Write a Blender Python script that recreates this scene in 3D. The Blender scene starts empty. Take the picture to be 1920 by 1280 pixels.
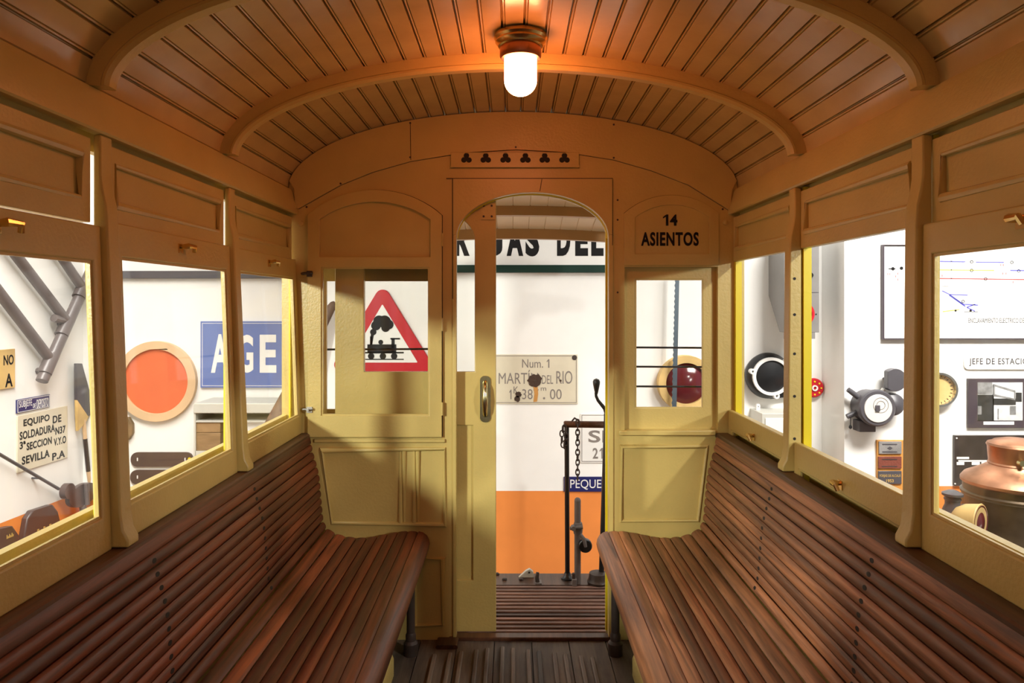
import bpy, bmesh, math, random
from mathutils import Vector, Matrix
random.seed(7)
sc = bpy.context.scene
COL = sc.collection
R = math.radians

# ------------------------------------------------------------------ camera
F = 1350.0          # focal length in pixels of the 1920 x 1280 frame
VX, VY = 962.0, 570.0
EYE = 1.342
cam_d = bpy.data.cameras.new('camera')
cam = bpy.data.objects.new('camera', cam_d)
COL.objects.link(cam)
cam.location = (0, 0, EYE)
cam.rotation_euler = (R(90), 0, 0)
cam_d.sensor_width = 36
cam_d.lens = 36 * F / 1920
cam_d.shift_x = (960 - VX) / 1920
cam_d.shift_y = (VY - 640) / 1920
cam_d.clip_start = 0.02
sc.camera = cam

# ------------------------------------------------------------------ world, light, exposure
w = bpy.data.worlds.new('museum_daylight')
sc.world = w
w.use_nodes = True
wb = w.node_tree.nodes['Background']
wb.inputs[0].default_value = (1.0, 0.97, 0.92, 1)
wb.inputs[1].default_value = 0.38
sc.view_settings.view_transform = 'Standard'
sc.view_settings.look = 'None'
sc.view_settings.gamma = 1
sc.view_settings.exposure = 0.0
sc.view_settings.use_curve_mapping = False


def area_lamp(name, loc, target, sx, sy, power, spread=180, col=(1, 0.97, 0.92)):
    l = bpy.data.lights.new(name, 'AREA')
    l.shape = 'RECTANGLE'
    l.size, l.size_y, l.energy, l.color = sx, sy, power, col
    l.spread = R(spread)
    o = bpy.data.objects.new(name, l)
    COL.objects.link(o)
    o.location = loc
    o.rotation_euler = (Vector(target) - Vector(loc)).to_track_quat('-Z', 'Y').to_euler()
    return o


def spot_lamp(name, loc, target, angle, power, size=0.05, col=(1, 0.99, 0.93)):
    l = bpy.data.lights.new(name, 'SPOT')
    l.spot_size, l.spot_blend, l.energy, l.color, l.shadow_soft_size = R(angle), 0.4, power, col, size
    o = bpy.data.objects.new(name, l)
    COL.objects.link(o)
    o.location = loc
    o.rotation_euler = (Vector(target) - Vector(loc)).to_track_quat('-Z', 'Y').to_euler()
    return o


# ceiling luminaires of the museum hall, over the aisles round the tram
area_lamp('hall_light_end', (0.2, 3.5, 3.6), (0.2, 4.9, 1.0), 5.0, 0.5, 22)
area_lamp('hall_light_left', (-1.7, 2.3, 3.5), (-2.9, 2.9, 0.9), 0.5, 3.6, 170, 100)
area_lamp('hall_light_right', (3.0, 2.4, 3.4), (3.0, 4.6, 0.8), 2.0, 0.6, 98, 95)
spot_lamp('hall_spot_right', (2.4, -0.2, 2.8), (0.6, 2.9, 0.7), 40, 220, 0.06)
spot_lamp('hall_spot_right_rear', (3.9, -1.8, 2.1), (0.3, 2.9, 1.0), 36, 390, 0.12)
spot_lamp('hall_spot_left_rear', (-3.0, -1.5, 2.2), (-0.3, 2.9, 0.9), 40, 1000, 0.22, (0.96, 1.0, 0.92))


# ------------------------------------------------------------------ helpers
def PX(px, Y): return (px - VX) * Y / F
def PZ(py, Y): return EYE + (VY - py) * Y / F
def PP(pts, Y): return [(PX(a, Y), PZ(b, Y)) for a, b in pts]


def rect(u0, v0, u1, v1):
    return [(u0, v0), (u1, v0), (u1, v1), (u0, v1)]


def circle(cx, cy, r, n=40, ry=None):
    ry = ry or r
    return [(cx + r * math.cos(2 * math.pi * i / n), cy + ry * math.sin(2 * math.pi * i / n)) for i in range(n)]


def rrect(u0, v0, u1, v1, r, n=6):
    out = []
    for cx, cy, a0 in ((u1 - r, v1 - r, 0), (u0 + r, v1 - r, 90), (u0 + r, v0 + r, 180), (u1 - r, v0 + r, 270)):
        for i in range(n + 1):
            a = R(a0 + 90 * i / n)
            out.append((cx + r * math.cos(a), cy + r * math.sin(a)))
    return out


def arched(u0, v0, u1, vs, vt, n=24):
    """rectangle whose top is half an ellipse, springing at vs and peaking at vt"""
    c, a = (u0 + u1) / 2, (u1 - u0) / 2
    out = [(u0, v0), (u1, v0)]
    for i in range(n + 1):
        t = math.pi * i / n
        out.append((c + a * math.cos(t), vs + (vt - vs) * math.sin(t)))
    return out


def segarch(u0, v0, u1, vs, vt, n=20):
    """rectangle with a shallow circular-segment top"""
    c, a, h = (u0 + u1) / 2, (u1 - u0) / 2, vt - vs
    rr = (a * a + h * h) / (2 * h)
    out = [(u0, v0), (u1, v0)]
    a0 = math.asin(a / rr)
    for i in range(n + 1):
        t = a0 - 2 * a0 * i / n
        out.append((c + rr * math.sin(t), vt - rr + rr * math.cos(t)))
    return out


def curve_mesh(data):
    ob = bpy.data.objects.new('tmp', data)
    COL.objects.link(ob)
    dg = bpy.context.evaluated_depsgraph_get()
    me = bpy.data.meshes.new_from_object(ob.evaluated_get(dg))
    bpy.data.objects.remove(ob)
    bpy.data.curves.remove(data)
    vs = [tuple(v.co) for v in me.vertices]
    fs = [tuple(p.vertices) for p in me.polygons]
    bpy.data.meshes.remove(me)
    return vs, fs


def one_shape(bx):
    u0, v0, u1, v1 = bx
    w, h = u1 - u0, v1 - v0
    return [(u0 + .55 * w, v0), (u1, v0), (u1, v1), (u0 + .62 * w, v1), (u0, v1 - .22 * h), (u0, v1 - .36 * h), (u0 + .55 * w, v1 - .2 * h)]


class MB:
    """collects shapes; M maps local (u, depth into the wall, v) to the world"""
    def __init__(s, M=None):
        s.v, s.f, s.m, s.M, s.cur = [], [], [], M, 0

    def add(s, verts, faces):
        n = len(s.v)
        for p in verts:
            p = Vector(p)
            s.v.append(s.M @ p if s.M is not None else p)
        for f in faces:
            s.f.append([i + n for i in f])
            s.m.append(s.cur)
        return s

    def box(s, x0, x1, y0, y1, z0, z1):
        v = [(x, y, z) for x in (x0, x1) for y in (y0, y1) for z in (z0, z1)]
        return s.add(v, [(0, 1, 3, 2), (4, 6, 7, 5), (0, 4, 5, 1), (2, 3, 7, 6), (0, 2, 6, 4), (1, 5, 7, 3)])

    def rings(s, rings, closed=False, caps=True):
        n = len(rings[0])
        vs = [p for r in rings for p in r]
        fs = []
        m = len(rings)
        for i in range(m if closed else m - 1):
            a, b = i * n, ((i + 1) % m) * n
            for j in range(n):
                k = (j + 1) % n
                fs.append((a + j, a + k, b + k, b + j))
        if caps and not closed:
            fs.append(tuple(range(n - 1, -1, -1)))
            fs.append(tuple(range((m - 1) * n, m * n)))
        return s.add(vs, fs)

    def tube(s, pts, r, n=10, closed=False):
        pts = [Vector(p) for p in pts]
        m = len(pts)
        rs = r if isinstance(r, (list, tuple)) else [r] * m
        rings = []
        prev = None
        for i, p in enumerate(pts):
            if closed:
                d = (pts[(i + 1) % m] - pts[i - 1]).normalized()
            else:
                d = (pts[min(i + 1, m - 1)] - pts[max(i - 1, 0)]).normalized()
            if prev is None:
                a = d.orthogonal().normalized()
            else:
                a = (prev - d * prev.dot(d)).normalized()
            prev = a
            b = d.cross(a)
            k = 1.0
            if 0 < i < m - 1 or closed:
                e = (pts[i] - pts[i - 1]).normalized()
                k = 1.0 / max(0.5, e.dot(d))
            rings.append([p + (a * math.cos(2 * math.pi * j / n) + b * math.sin(2 * math.pi * j / n)) * rs[i] * k for j in range(n)])
        return s.rings(rings, closed)

    def lathe(s, prof, c=(0, 0, 0), ax='z', n=32):
        """prof: (radius, height) along the axis"""
        rings = []
        for r, h in prof:
            r = max(r, 1e-4)
            ring = []
            for j in range(n):
                t = 2 * math.pi * j / n
                x, y = r * math.cos(t), r * math.sin(t)
                p = {'z': (x, y, h), 'y': (x, h, y), 'x': (h, x, y)}[ax]
                ring.append((c[0] + p[0], c[1] + p[1], c[2] + p[2]))
            rings.append(ring)
        return s.rings(rings)

    def prism(s, poly, y0, y1):
        """outline (u, v) without holes, from depth y0 to y1"""
        n = len(poly)
        vs = [(u, y0, v) for u, v in poly] + [(u, y1, v) for u, v in poly]
        fs = [tuple(range(n)), tuple(range(2 * n - 1, n - 1, -1))]
        for j in range(n):
            k = (j + 1) % n
            fs.append((j, j + n, k + n, k))
        return s.add(vs, fs)

    def yprism(s, poly, y0, y1):
        return s.prism(poly, y0, y1)

    def plate(s, loops, y0, y1):
        """outline with holes (even-odd), from depth y0 to y1"""
        cu = bpy.data.curves.new('c', 'CURVE')
        cu.dimensions = '2D'
        cu.fill_mode = 'BOTH'
        cu.extrude = abs(y1 - y0) / 2
        for lp in loops:
            sp = cu.splines.new('POLY')
            sp.points.add(len(lp) - 1)
            for p, (u, v) in zip(sp.points, lp):
                p.co = (u, v, 0, 1)
            sp.use_cyclic_u = True
        vs, fs = curve_mesh(cu)
        ym = (y0 + y1) / 2
        return s.add([(x, ym - z, y) for x, y, z in vs], fs)

    def text(s, body, box, y, depth=0.002, bold=0.0, spacing=1.0):
        """lettering stretched to fill box (u0, v0, u1, v1), standing proud of depth y"""
        cu = bpy.data.curves.new('t', 'FONT')
        cu.body = body
        cu.extrude = 0.5
        cu.offset = bold
        cu.space_character = spacing
        cu.resolution_u = 4
        vs, fs = curve_mesh(cu)
        x0, x1 = min(p[0] for p in vs), max(p[0] for p in vs)
        y0, y1 = min(p[1] for p in vs), max(p[1] for p in vs)
        u0, v0, u1, v1 = box
        out = []
        for x, yy, z in vs:
            out.append((u0 + (x - x0) / (x1 - x0) * (u1 - u0), y - (z + 0.5) * depth + 0.0004, v0 + (yy - y0) / (y1 - y0) * (v1 - v0)))
        return s.add(out, fs)

    def build(s, name, mats, parent=None, smooth=35, bevel=0.0, label=None):
        base = parent['_w'] if parent is not None else None
        if base is None:
            lo = [min(v[i] for v in s.v) for i in range(3)]
            hi = [max(v[i] for v in s.v) for i in range(3)]
            base = ((lo[0] + hi[0]) / 2, (lo[1] + hi[1]) / 2, lo[2])
        b = Vector(base)
        me = bpy.data.meshes.new(name)
        me.from_pydata([tuple(v - b) for v in s.v], [], s.f)
        for m in (mats if isinstance(mats, (list, tuple)) else [mats]):
            me.materials.append(m)
        me.polygons.foreach_set('material_index', s.m)
        bm = bmesh.new()
        bm.from_mesh(me)
        bmesh.ops.remove_doubles(bm, verts=bm.verts, dist=1e-6)
        bmesh.ops.recalc_face_normals(bm, faces=bm.faces)
        bm.to_mesh(me)
        bm.free()
        me.polygons.foreach_set('use_smooth', [True] * len(me.polygons))
        me.set_sharp_from_angle(angle=R(smooth))
        o = bpy.data.objects.new(name, me)
        COL.objects.link(o)
        if parent is not None:
            o.parent = parent
        else:
            o.location = b
        o['_w'] = tuple(b)
        if bevel:
            md = o.modifiers.new('bevel', 'BEVEL')
            md.width, md.segments, md.limit_method, md.angle_limit = bevel, 2, 'ANGLE', R(40)
        if label:
            o['label'] = label
        return o


def tag(o, label=None, cat=None, group=None, kind=None):
    if label: o['label'] = label
    if cat: o['category'] = cat
    if group: o['group'] = group
    if kind: o['kind'] = kind
    return o


def empty(name, loc, label=None, cat=None, group=None, kind=None):
    o = bpy.data.objects.new(name, None)
    o.empty_display_size = 0.05
    COL.objects.link(o)
    o.location = loc
    o['_w'] = tuple(loc)
    return tag(o, label, cat, group, kind)


def struct(o):
    o['kind'] = 'structure'
    return o


# ------------------------------------------------------------------ materials
def new_mat(name):
    m = bpy.data.materials.new(name)
    m.use_nodes = True
    nt = m.node_tree
    return m, nt, nt.nodes['Principled BSDF']


def paint(name, col, rough=0.35, var=0.06, bump=0.08, bscale=60, metal=0.0, spec=0.5, vscale=6):
    m, nt, b = new_mat(name)
    b.inputs['Roughness'].default_value = rough
    b.inputs['Metallic'].default_value = metal
    b.inputs['Specular IOR Level'].default_value = spec
    tc = nt.nodes.new('ShaderNodeTexCoord')
    n1 = nt.nodes.new('ShaderNodeTexNoise')
    n1.inputs['Scale'].default_value = vscale
    n1.inputs['Detail'].default_value = 5
    nt.links.new(tc.outputs['Object'], n1.inputs['Vector'])
    rp = nt.nodes.new('ShaderNodeValToRGB')
    rp.color_ramp.elements[0].position = 0.3
    rp.color_ramp.elements[1].position = 0.7
    rp.color_ramp.elements[0].color = tuple(c * (1 - var) for c in col) + (1,)
    rp.color_ramp.elements[1].color = tuple(min(1, c * (1 + var)) for c in col) + (1,)
    nt.links.new(n1.outputs['Fac'], rp.inputs['Fac'])
    nt.links.new(rp.outputs['Color'], b.inputs['Base Color'])
    if bump:
        n2 = nt.nodes.new('ShaderNodeTexNoise')
        n2.inputs['Scale'].default_value = bscale
        n2.inputs['Detail'].default_value = 3
        nt.links.new(tc.outputs['Object'], n2.inputs['Vector'])
        bp = nt.nodes.new('ShaderNodeBump')
        bp.inputs['Strength'].default_value = bump
        bp.inputs['Distance'].default_value = 0.01
        nt.links.new(n2.outputs['Fac'], bp.inputs['Height'])
        nt.links.new(bp.outputs['Normal'], b.inputs['Normal'])
    return m


def wood(name, dark, light, rough=0.4, stretch=(28, 1.3, 28), rand=0.35, bump=0.15, spec=0.5):
    m, nt, b = new_mat(name)
    b.inputs['Roughness'].default_value = rough
    b.inputs['Specular IOR Level'].default_value = spec
    tc = nt.nodes.new('ShaderNodeTexCoord')
    oi = nt.nodes.new('ShaderNodeObjectInfo')
    sh = nt.nodes.new('ShaderNodeVectorMath')
    sh.operation = 'MULTIPLY_ADD'
    cx = nt.nodes.new('ShaderNodeCombineXYZ')
    for i in range(3):
        nt.links.new(oi.outputs['Random'], cx.inputs[i])
    sh.inputs[1].default_value = (7, 31, 13)
    nt.links.new(cx.outputs[0], sh.inputs[0])
    nt.links.new(tc.outputs['Object'], sh.inputs[2])
    mp = nt.nodes.new('ShaderNodeMapping')
    mp.inputs['Scale'].default_value = stretch
    nt.links.new(sh.outputs[0], mp.inputs['Vector'])
    n1 = nt.nodes.new('ShaderNodeTexNoise')
    n1.inputs['Scale'].default_value = 1.6
    n1.inputs['Detail'].default_value = 8
    n1.inputs['Roughness'].default_value = 0.65
    n1.inputs['Distortion'].default_value = 0.6
    nt.links.new(mp.outputs[0], n1.inputs['Vector'])
    rp = nt.nodes.new('ShaderNodeValToRGB')
    rp.color_ramp.elements[0].position = 0.28
    rp.color_ramp.elements[1].position = 0.75
    rp.color_ramp.elements[0].color = tuple(dark) + (1,)
    rp.color_ramp.elements[1].color = tuple(light) + (1,)
    nt.links.new(n1.outputs['Fac'], rp.inputs['Fac'])
    hs = nt.nodes.new('ShaderNodeHueSaturation')
    mr = nt.nodes.new('ShaderNodeMapRange')
    mr.inputs['To Min'].default_value = 1 - rand
    mr.inputs['To Max'].default_value = 1 + rand
    nt.links.new(oi.outputs['Random'], mr.inputs['Value'])
    nt.links.new(mr.outputs[0], hs.inputs['Value'])
    n3 = nt.nodes.new('ShaderNodeTexNoise')
    n3.inputs['Scale'].default_value = 0.22
    n3.inputs['Detail'].default_value = 6
    n3.inputs['Roughness'].default_value = 0.7
    nt.links.new(mp.outputs[0], n3.inputs['Vector'])
    r3 = nt.nodes.new('ShaderNodeValToRGB')
    r3.color_ramp.elements[0].position = 0.36
    r3.color_ramp.elements[1].position = 0.62
    r3.color_ramp.elements[0].color = (0.34, 0.34, 0.36, 1)
    r3.color_ramp.elements[1].color = (1.12, 1.08, 1.02, 1)
    nt.links.new(n3.outputs['Fac'], r3.inputs['Fac'])
    mlt = nt.nodes.new('ShaderNodeMix')
    mlt.data_type = 'RGBA'
    mlt.blend_type = 'MULTIPLY'
    mlt.inputs[0].default_value = 1.0
    nt.links.new(rp.outputs['Color'], mlt.inputs[6])
    nt.links.new(r3.outputs['Color'], mlt.inputs[7])
    nt.links.new(mlt.outputs[2], hs.inputs['Color'])
    nt.links.new(hs.outputs['Color'], b.inputs['Base Color'])
    bp = nt.nodes.new('ShaderNodeBump')
    bp.inputs['Strength'].default_value = bump
    bp.inputs['Distance'].default_value = 0.004
    nt.links.new(n1.outputs['Fac'], bp.inputs['Height'])
    nt.links.new(bp.outputs['Normal'], b.inputs['Normal'])
    return m


def glass_mat(name, tint=(1, 1, 1), refl=0.05):
    m, nt, b = new_mat(name)
    nt.nodes.remove(b)
    out = nt.nodes['Material Output']
    t = nt.nodes.new('ShaderNodeBsdfTransparent')
    t.inputs[0].default_value = tuple(tint) + (1,)
    g = nt.nodes.new('ShaderNodeBsdfGlossy')
    g.inputs['Roughness'].default_value = 0.03
    lw = nt.nodes.new('ShaderNodeLayerWeight')
    pw = nt.nodes.new('ShaderNodeMath')
    pw.operation = 'POWER'
    pw.inputs[1].default_value = 5
    nt.links.new(lw.outputs['Facing'], pw.inputs[0])
    fr = nt.nodes.new('ShaderNodeMath')
    fr.operation = 'MULTIPLY_ADD'
    fr.inputs[1].default_value = 0.55
    fr.inputs[2].default_value = refl * .4
    nt.links.new(pw.outputs[0], fr.inputs[0])
    mx = nt.nodes.new('ShaderNodeMixShader')
    nt.links.new(fr.outputs[0], mx.inputs[0])
    nt.links.new(t.outputs[0], mx.inputs[1])
    nt.links.new(g.outputs[0], mx.inputs[2])
    nt.links.new(mx.outputs[0], out.inputs[0])
    return m


def emit(name, col, strength):
    m, nt, b = new_mat(name)
    b.inputs['Base Color'].default_value = (1, 0.9, 0.8, 1)
    b.inputs['Emission Color'].default_value = tuple(col) + (1,)
    b.inputs['Emission Strength'].default_value = strength
    return m


CREAM = (0.60, 0.455, 0.145)
M_cream = paint('cream_paint', CREAM, 0.36, 0.06, 0.10, 110)
M_ceil = paint('ceiling_paint', (0.56, 0.40, 0.15), 0.22, 0.10, 0.05, 40)
M_yellow = paint('exterior_yellow_paint', (0.85, 0.68, 0.02), 0.35, 0.03, 0.03)
M_white = paint('museum_white_plaster', (0.86, 0.85, 0.82), 0.8, 0.02, 0.03, 30, spec=0.2)
M_orange = paint('museum_orange_plaster', (0.76, 0.25, 0.058), 0.7, 0.04, 0.05, 30, spec=0.2)
M_museum_floor = paint('museum_floor_stone', (0.30, 0.27, 0.23), 0.5, 0.15, 0.05)
M_bench = wood('bench_wood_shaded', (0.060, 0.015, 0.006), (0.37, 0.098, 0.035), 0.44, rand=.25)  # left bench: dimmer lighting painted into the wood as a darker, redder tone
M_bench2 = wood('bench_wood_lit', (0.090, 0.034, 0.016), (0.56, 0.235, 0.105), 0.46, rand=.25)  # right bench: same wood, its brighter lighting painted in as a paler brown
M_railw = wood('bench_rail_wood', (0.05, 0.02, 0.010), (0.16, 0.07, 0.035), 0.42)
M_floor = wood('floor_boards', (0.055, 0.040, 0.031), (0.22, 0.175, 0.135), 0.65, (18, 1.5, 18), 0.2, 0.3)
M_strip = wood('floor_strip_wood', (0.07, 0.05, 0.04), (0.30, 0.23, 0.18), 0.6, (18, 1.5, 18), 0.2, 0.3)
M_slat = wood('platform_slats', (0.05, 0.024, 0.017), (0.36, 0.19, 0.135), 0.5, (1.5, 26, 26), 0.3, 0.3)
M_dark = paint('dark_wood_hole', (0.012, 0.009, 0.007), 0.7, 0.2, 0)
M_black = paint('black_enamel', (0.012, 0.012, 0.013), 0.3, 0.2, 0.03)
M_ink = paint('black_lettering', (0.012, 0.011, 0.011), 0.6, 0.1, 0, spec=0.15)
M_iron = paint('brown_iron', (0.045, 0.030, 0.024), 0.5, 0.35, 0.2, 40)
M_greyiron = paint('grey_iron', (0.14, 0.125, 0.12), 0.5, 0.2, 0.1, 40)
M_steel = paint('grey_steel_tube', (0.12, 0.095, 0.09), 0.35, 0.2, 0.05)
M_brass = paint('brass', (0.72, 0.50, 0.20), 0.25, 0.1, 0.02, metal=1.0)
M_bronze = paint('aged_bronze', (0.62, 0.56, 0.30), 0.22, 0.15, 0.03, metal=1.0)
M_copper = paint('copper', (0.50, 0.25, 0.15), 0.42, 0.4, 0.15, 18, metal=1.0)
M_darkcopper = paint('tarnished_copper', (0.17, 0.125, 0.085), 0.4, 0.45, 0.1, 12, metal=0.9)
M_chrome = paint('dull_chrome', (0.55, 0.54, 0.50), 0.3, 0.1, 0, metal=1.0)
M_enamel = paint('cream_enamel', (0.66, 0.60, 0.46), 0.3, 0.05, 0.03, vscale=9)
M_whiteenamel = paint('white_enamel', (0.80, 0.79, 0.76), 0.3, 0.03, 0.02)
M_navy = paint('navy_enamel', (0.018, 0.020, 0.115), 0.3, 0.1, 0.02)
M_blue = paint('blue_enamel', (0.10, 0.16, 0.42), 0.3, 0.08, 0.02)
M_red = paint('red_enamel', (0.50, 0.018, 0.028), 0.4, 0.05, 0.02, spec=0.2)
M_signal = paint('orange_red_paint', (0.66, 0.13, 0.045), 0.45, 0.05, 0.03)
M_palewood = paint('pale_wood_ring', (0.66, 0.45, 0.26), 0.5, 0.12, 0.05)
M_darkred = paint('dark_red_glass', (0.11, 0.010, 0.016), 0.15, 0.1, 0)
M_ochre = paint('ochre_paint', (0.62, 0.42, 0.16), 0.5, 0.25, 0.03)
M_rust = paint('rust', (0.055, 0.028, 0.016), 0.8, 0.3, 0.3)
M_ruststain = paint('rust_stain', (0.55, 0.26, 0.06), 0.6, 0.3, 0.05)
M_greyink = paint('faded_grey_lettering', (0.22, 0.19, 0.17), 0.5, 0.1, 0)
M_green = paint('dark_green_paint', (0.010, 0.034, 0.024), 0.5, 0.1, 0, spec=0.2)
M_brownwood = wood('brown_wood', (0.11, 0.055, 0.03), (0.34, 0.19, 0.11), 0.5, (9, 9, 2), 0.1)
M_crate = wood('crate_wood', (0.20, 0.12, 0.05), (0.42, 0.27, 0.13), 0.6, (2, 9, 9), 0.1)
M_shelfgrey = paint('pale_grey_paint', (0.55, 0.54, 0.48), 0.5, 0.03, 0)
M_leather = paint('dark_plate_paint', (0.075, 0.045, 0.04), 0.4, 0.2, 0.05)
M_gold = paint('gold_lettering', (0.50, 0.33, 0.10), 0.4, 0.1, 0)
M_greybox = paint('grey_metal_sheet', (0.20, 0.19, 0.18), 0.45, 0.08, 0.04)
M_darkgrey = paint('dark_grey_enamel', (0.075, 0.070, 0.078), 0.4, 0.1, 0.03)
M_plaqueframe = paint('orange_wood_frame', (0.58, 0.27, 0.06), 0.45, 0.1, 0.03)
M_plaquegrey = paint('grey_cast_plaque', (0.24, 0.23, 0.22), 0.45, 0.3, 0.3, 120)
M_plaquered = paint('red_brown_plaque', (0.20, 0.055, 0.035), 0.45, 0.2, 0.3, 120)
M_pframe = paint('dark_plum_frame', (0.060, 0.045, 0.055), 0.4, 0.1, 0)
M_photo1 = paint('photo_light_grey', (0.62, 0.62, 0.62), 0.4, 0.15, 0, vscale=25)
M_photo2 = paint('photo_mid_grey', (0.22, 0.22, 0.22), 0.4, 0.4, 0, vscale=25)
M_photo3 = paint('photo_black', (0.035, 0.035, 0.035), 0.4, 0.4, 0, vscale=25)
M_posterblack = paint('brown_black_board', (0.035, 0.026, 0.024), 0.35, 0.3, 0, vscale=14)
M_mapblue = paint('map_blue', (0.08, 0.08, 0.45), 0.5, 0, 0)
M_mapred = paint('map_red', (0.50, 0.06, 0.06), 0.5, 0, 0)
M_mapyellow = paint('map_yellow', (0.62, 0.56, 0.08), 0.5, 0, 0)
M_glass = glass_mat('window_glass', (0.97, 0.97, 0.96))
M_globe = emit('lit_milk_glass', (1.0, 0.275, 0.11), 47)
M_canopy = paint('platform_canopy_paint', (0.78, 0.66, 0.48), 0.45, 0.06, 0.03)
M_rib = paint('canopy_rib_paint', (0.44, 0.25, 0.10), 0.4, 0.08, 0.03)
M_sawblade = paint('blue_grey_steel', (0.11, 0.14, 0.17), 0.3, 0.15, 0.02, metal=0.6)
M_silvergrey = paint('silver_dial', (0.62, 0.61, 0.58), 0.4, 0.06, 0, vscale=12)

# ------------------------------------------------------------------ the museum hall
YB = 4.9                      # end wall, faces the tram
YM = 4.62                     # map wall, a little nearer on the right
ZG = -0.95                    # hall floor
XC = PX(156, YB)              # left corner
XR1 = PX(1541, YB)
XR2 = PX(1583, YM)
z_or = PZ(920, YB)
mb = MB()
mb.cur = 0
mb.box(XC - .3, XR1, YB, YB + .15, z_or, 4.2)
mb.cur = 1
mb.box(XC - .3, XR1, YB, YB + .15, ZG, z_or)
struct(mb.build('wall_end', [M_white, M_orange]))
# splayed return and map wall
z_or2 = PZ(911, YM)
mb = MB()
for k, (z0, z1) in enumerate(((z_or2, 4.2), (ZG, z_or2))):
    mb.cur = k
    v = [(XR1, YB, z0), (XR2, YM, z0), (7.0, YM, z0), (7.0, YB + .15, z0), (XR1, YB + .15, z0)]
    n = len(v)
    mb.add(v + [(a, b, z1) for a, b, c in v], [tuple(range(n)), tuple(range(2 * n - 1, n - 1, -1))] + [(j, (j + 1) % n, (j + 1) % n + n, j + n) for j in range(n)])
struct(mb.build('wall_right_end', [M_white, M_orange]))
# left side wall of the hall
P0 = Vector((PX(156, YB), YB))
Yn = YB * 350 / (981 - 570)
P1 = Vector((PX(0, Yn), Yn))
ud = (P0 - P1).normalized()
nd = Vector((ud.y, -ud.x))
ML = Matrix(((ud.x, -nd.x, 0, P0.x), (ud.y, -nd.y, 0, P0.y), (0, 0, 1, 0), (0, 0, 0, 1)))


def LW(px, py):
    d = Vector(((px - VX) / F, 1.0))
    t = nd.dot(P0) / nd.dot(d)
    return ((d * t - P0).dot(ud), EYE + t * (VY - py) / F)


mb = MB(ML)
mb.cur = 0
mb.box(-8, 0.0, 0, .15, z_or, 4.2)
mb.cur = 1
mb.box(-8, 0.0, 0, .15, ZG, z_or)
struct(mb.build('wall_left_hall', [M_white, M_orange]))
struct(MB().box(-5, 7.2, -8, 5.1, ZG - .1, ZG).build('floor_hall', M_museum_floor))


class Frame:
    def __init__(s, M, y, conv): s.M, s.y, s.conv = M, y, conv
    def rect(s, px0, py0, px1, py1):
        """pixel box -> (u0, v0, u1, v1) with v0 below"""
        cx, cy = (px0 + px1) / 2, (py0 + py1) / 2
        return (s.conv(px0, cy)[0], s.conv(cx, py1)[1], s.conv(px1, cy)[0], s.conv(cx, py0)[1])
    def pts(s, l): return [s.conv(a, b) for a, b in l]
    def world(s, u, y, v):
        p = Vector((u, y, v))
        return tuple(s.M @ p) if s.M is not None else tuple(p)


BW = Frame(None, YB, lambda a, b: (PX(a, YB), PZ(b, YB)))
MW = Frame(None, YM, lambda a, b: (PX(a, YM), PZ(b, YM)))
LWF = Frame(ML, 0.0, LW)

# ------------------------------------------------------------------ tram shell
YF = 2.88                     # inner face of the front bulkhead
Y0 = -1.3                     # open rear end, behind the camera
POSTS = [-0.50, 0.18, 0.86, 1.515, 2.205]      # near edges of the pillars (Y)
PW = 0.045
ZT = 1.70                     # underside of the letterboard


def side_M(side, hb, sl, zb=0.82):
    if side < 0:
        return Matrix(((0, -1, -sl, -(hb - sl * zb)), (1, 0, 0, 0), (0, 0, 1, 0), (0, 0, 0, 1)))
    return Matrix(((0, 1, sl, hb - sl * zb), (-1, 0, 0, 0), (0, 0, 1, 0), (0, 0, 0, 1)))


def su(side, ya, yb):
    """Y range -> local u range on a side wall"""
    return (ya, yb) if side < 0 else (-yb, -ya)


# ceiling: tongue-and-groove boards on an elliptical vault
A, B, ZC = 0.90, 0.311, 1.80
def ell(t, off=0.0):
    """point on the vault (t from 0 right foot to pi left foot), offset inward"""
    x, z = A * math.cos(t), B * math.sin(t)
    nx, nz = math.cos(t) / A, math.sin(t) / B
    l = math.hypot(nx, nz)
    return (x - off * nx / l, ZC + z - off * nz / l)


NT = 4000
arc = [0.0]
for i in range(NT):
    a, b = ell(math.pi * i / NT), ell(math.pi * (i + 1) / NT)
    arc.append(arc[-1] + math.hypot(a[0] - b[0], a[1] - b[1]))
def t_at(s):
    lo, hi = 0, NT
    while hi - lo > 1:
        m = (lo + hi) // 2
        if arc[m] <= s: lo = m
        else: hi = m
    return math.pi * (lo + (s - arc[lo]) / max(1e-9, arc[hi] - arc[lo])) / NT


NB = 33
prof = []
L = arc[-1]
for k in range(NB):
    s0, s1 = L * k / NB, L * (k + 1) / NB
    g = 0.0030
    for s, off in ((s0 + g * .2, -0.011), (s0 + g, 0), (s0 + (s1 - s0) * .33, 0), (s0 + (s1 - s0) * .66, 0), (s1 - 3.4 * g, 0), (s1 - 2.8 * g, -0.0045), (s1 - 2.2 * g, -0.0005), (s1 - g * 1.2, 0), (s1 - g * .2, -0.011)):
        prof.append(ell(t_at(min(max(s, 0), L)), off))
outer = [ell(math.pi * (1 - i / 40), -0.05) for i in range(41)]
mb = MB()
n = len(prof)
vs = [(x, y, z) for y in (Y0, YF + .13) for x, z in prof]
mb.add(vs, [(i, i + 1, i + 1 + n, i + n) for i in range(n - 1)])
n2 = len(outer)
vs = [(x, y, z) for y in (Y0, YF + .13) for x, z in outer]
mb.add(vs, [(i, i + 1, i + 1 + n2, i + n2) for i in range(n2 - 1)])
struct(mb.build('ceiling', M_ceil, smooth=30))

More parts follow.
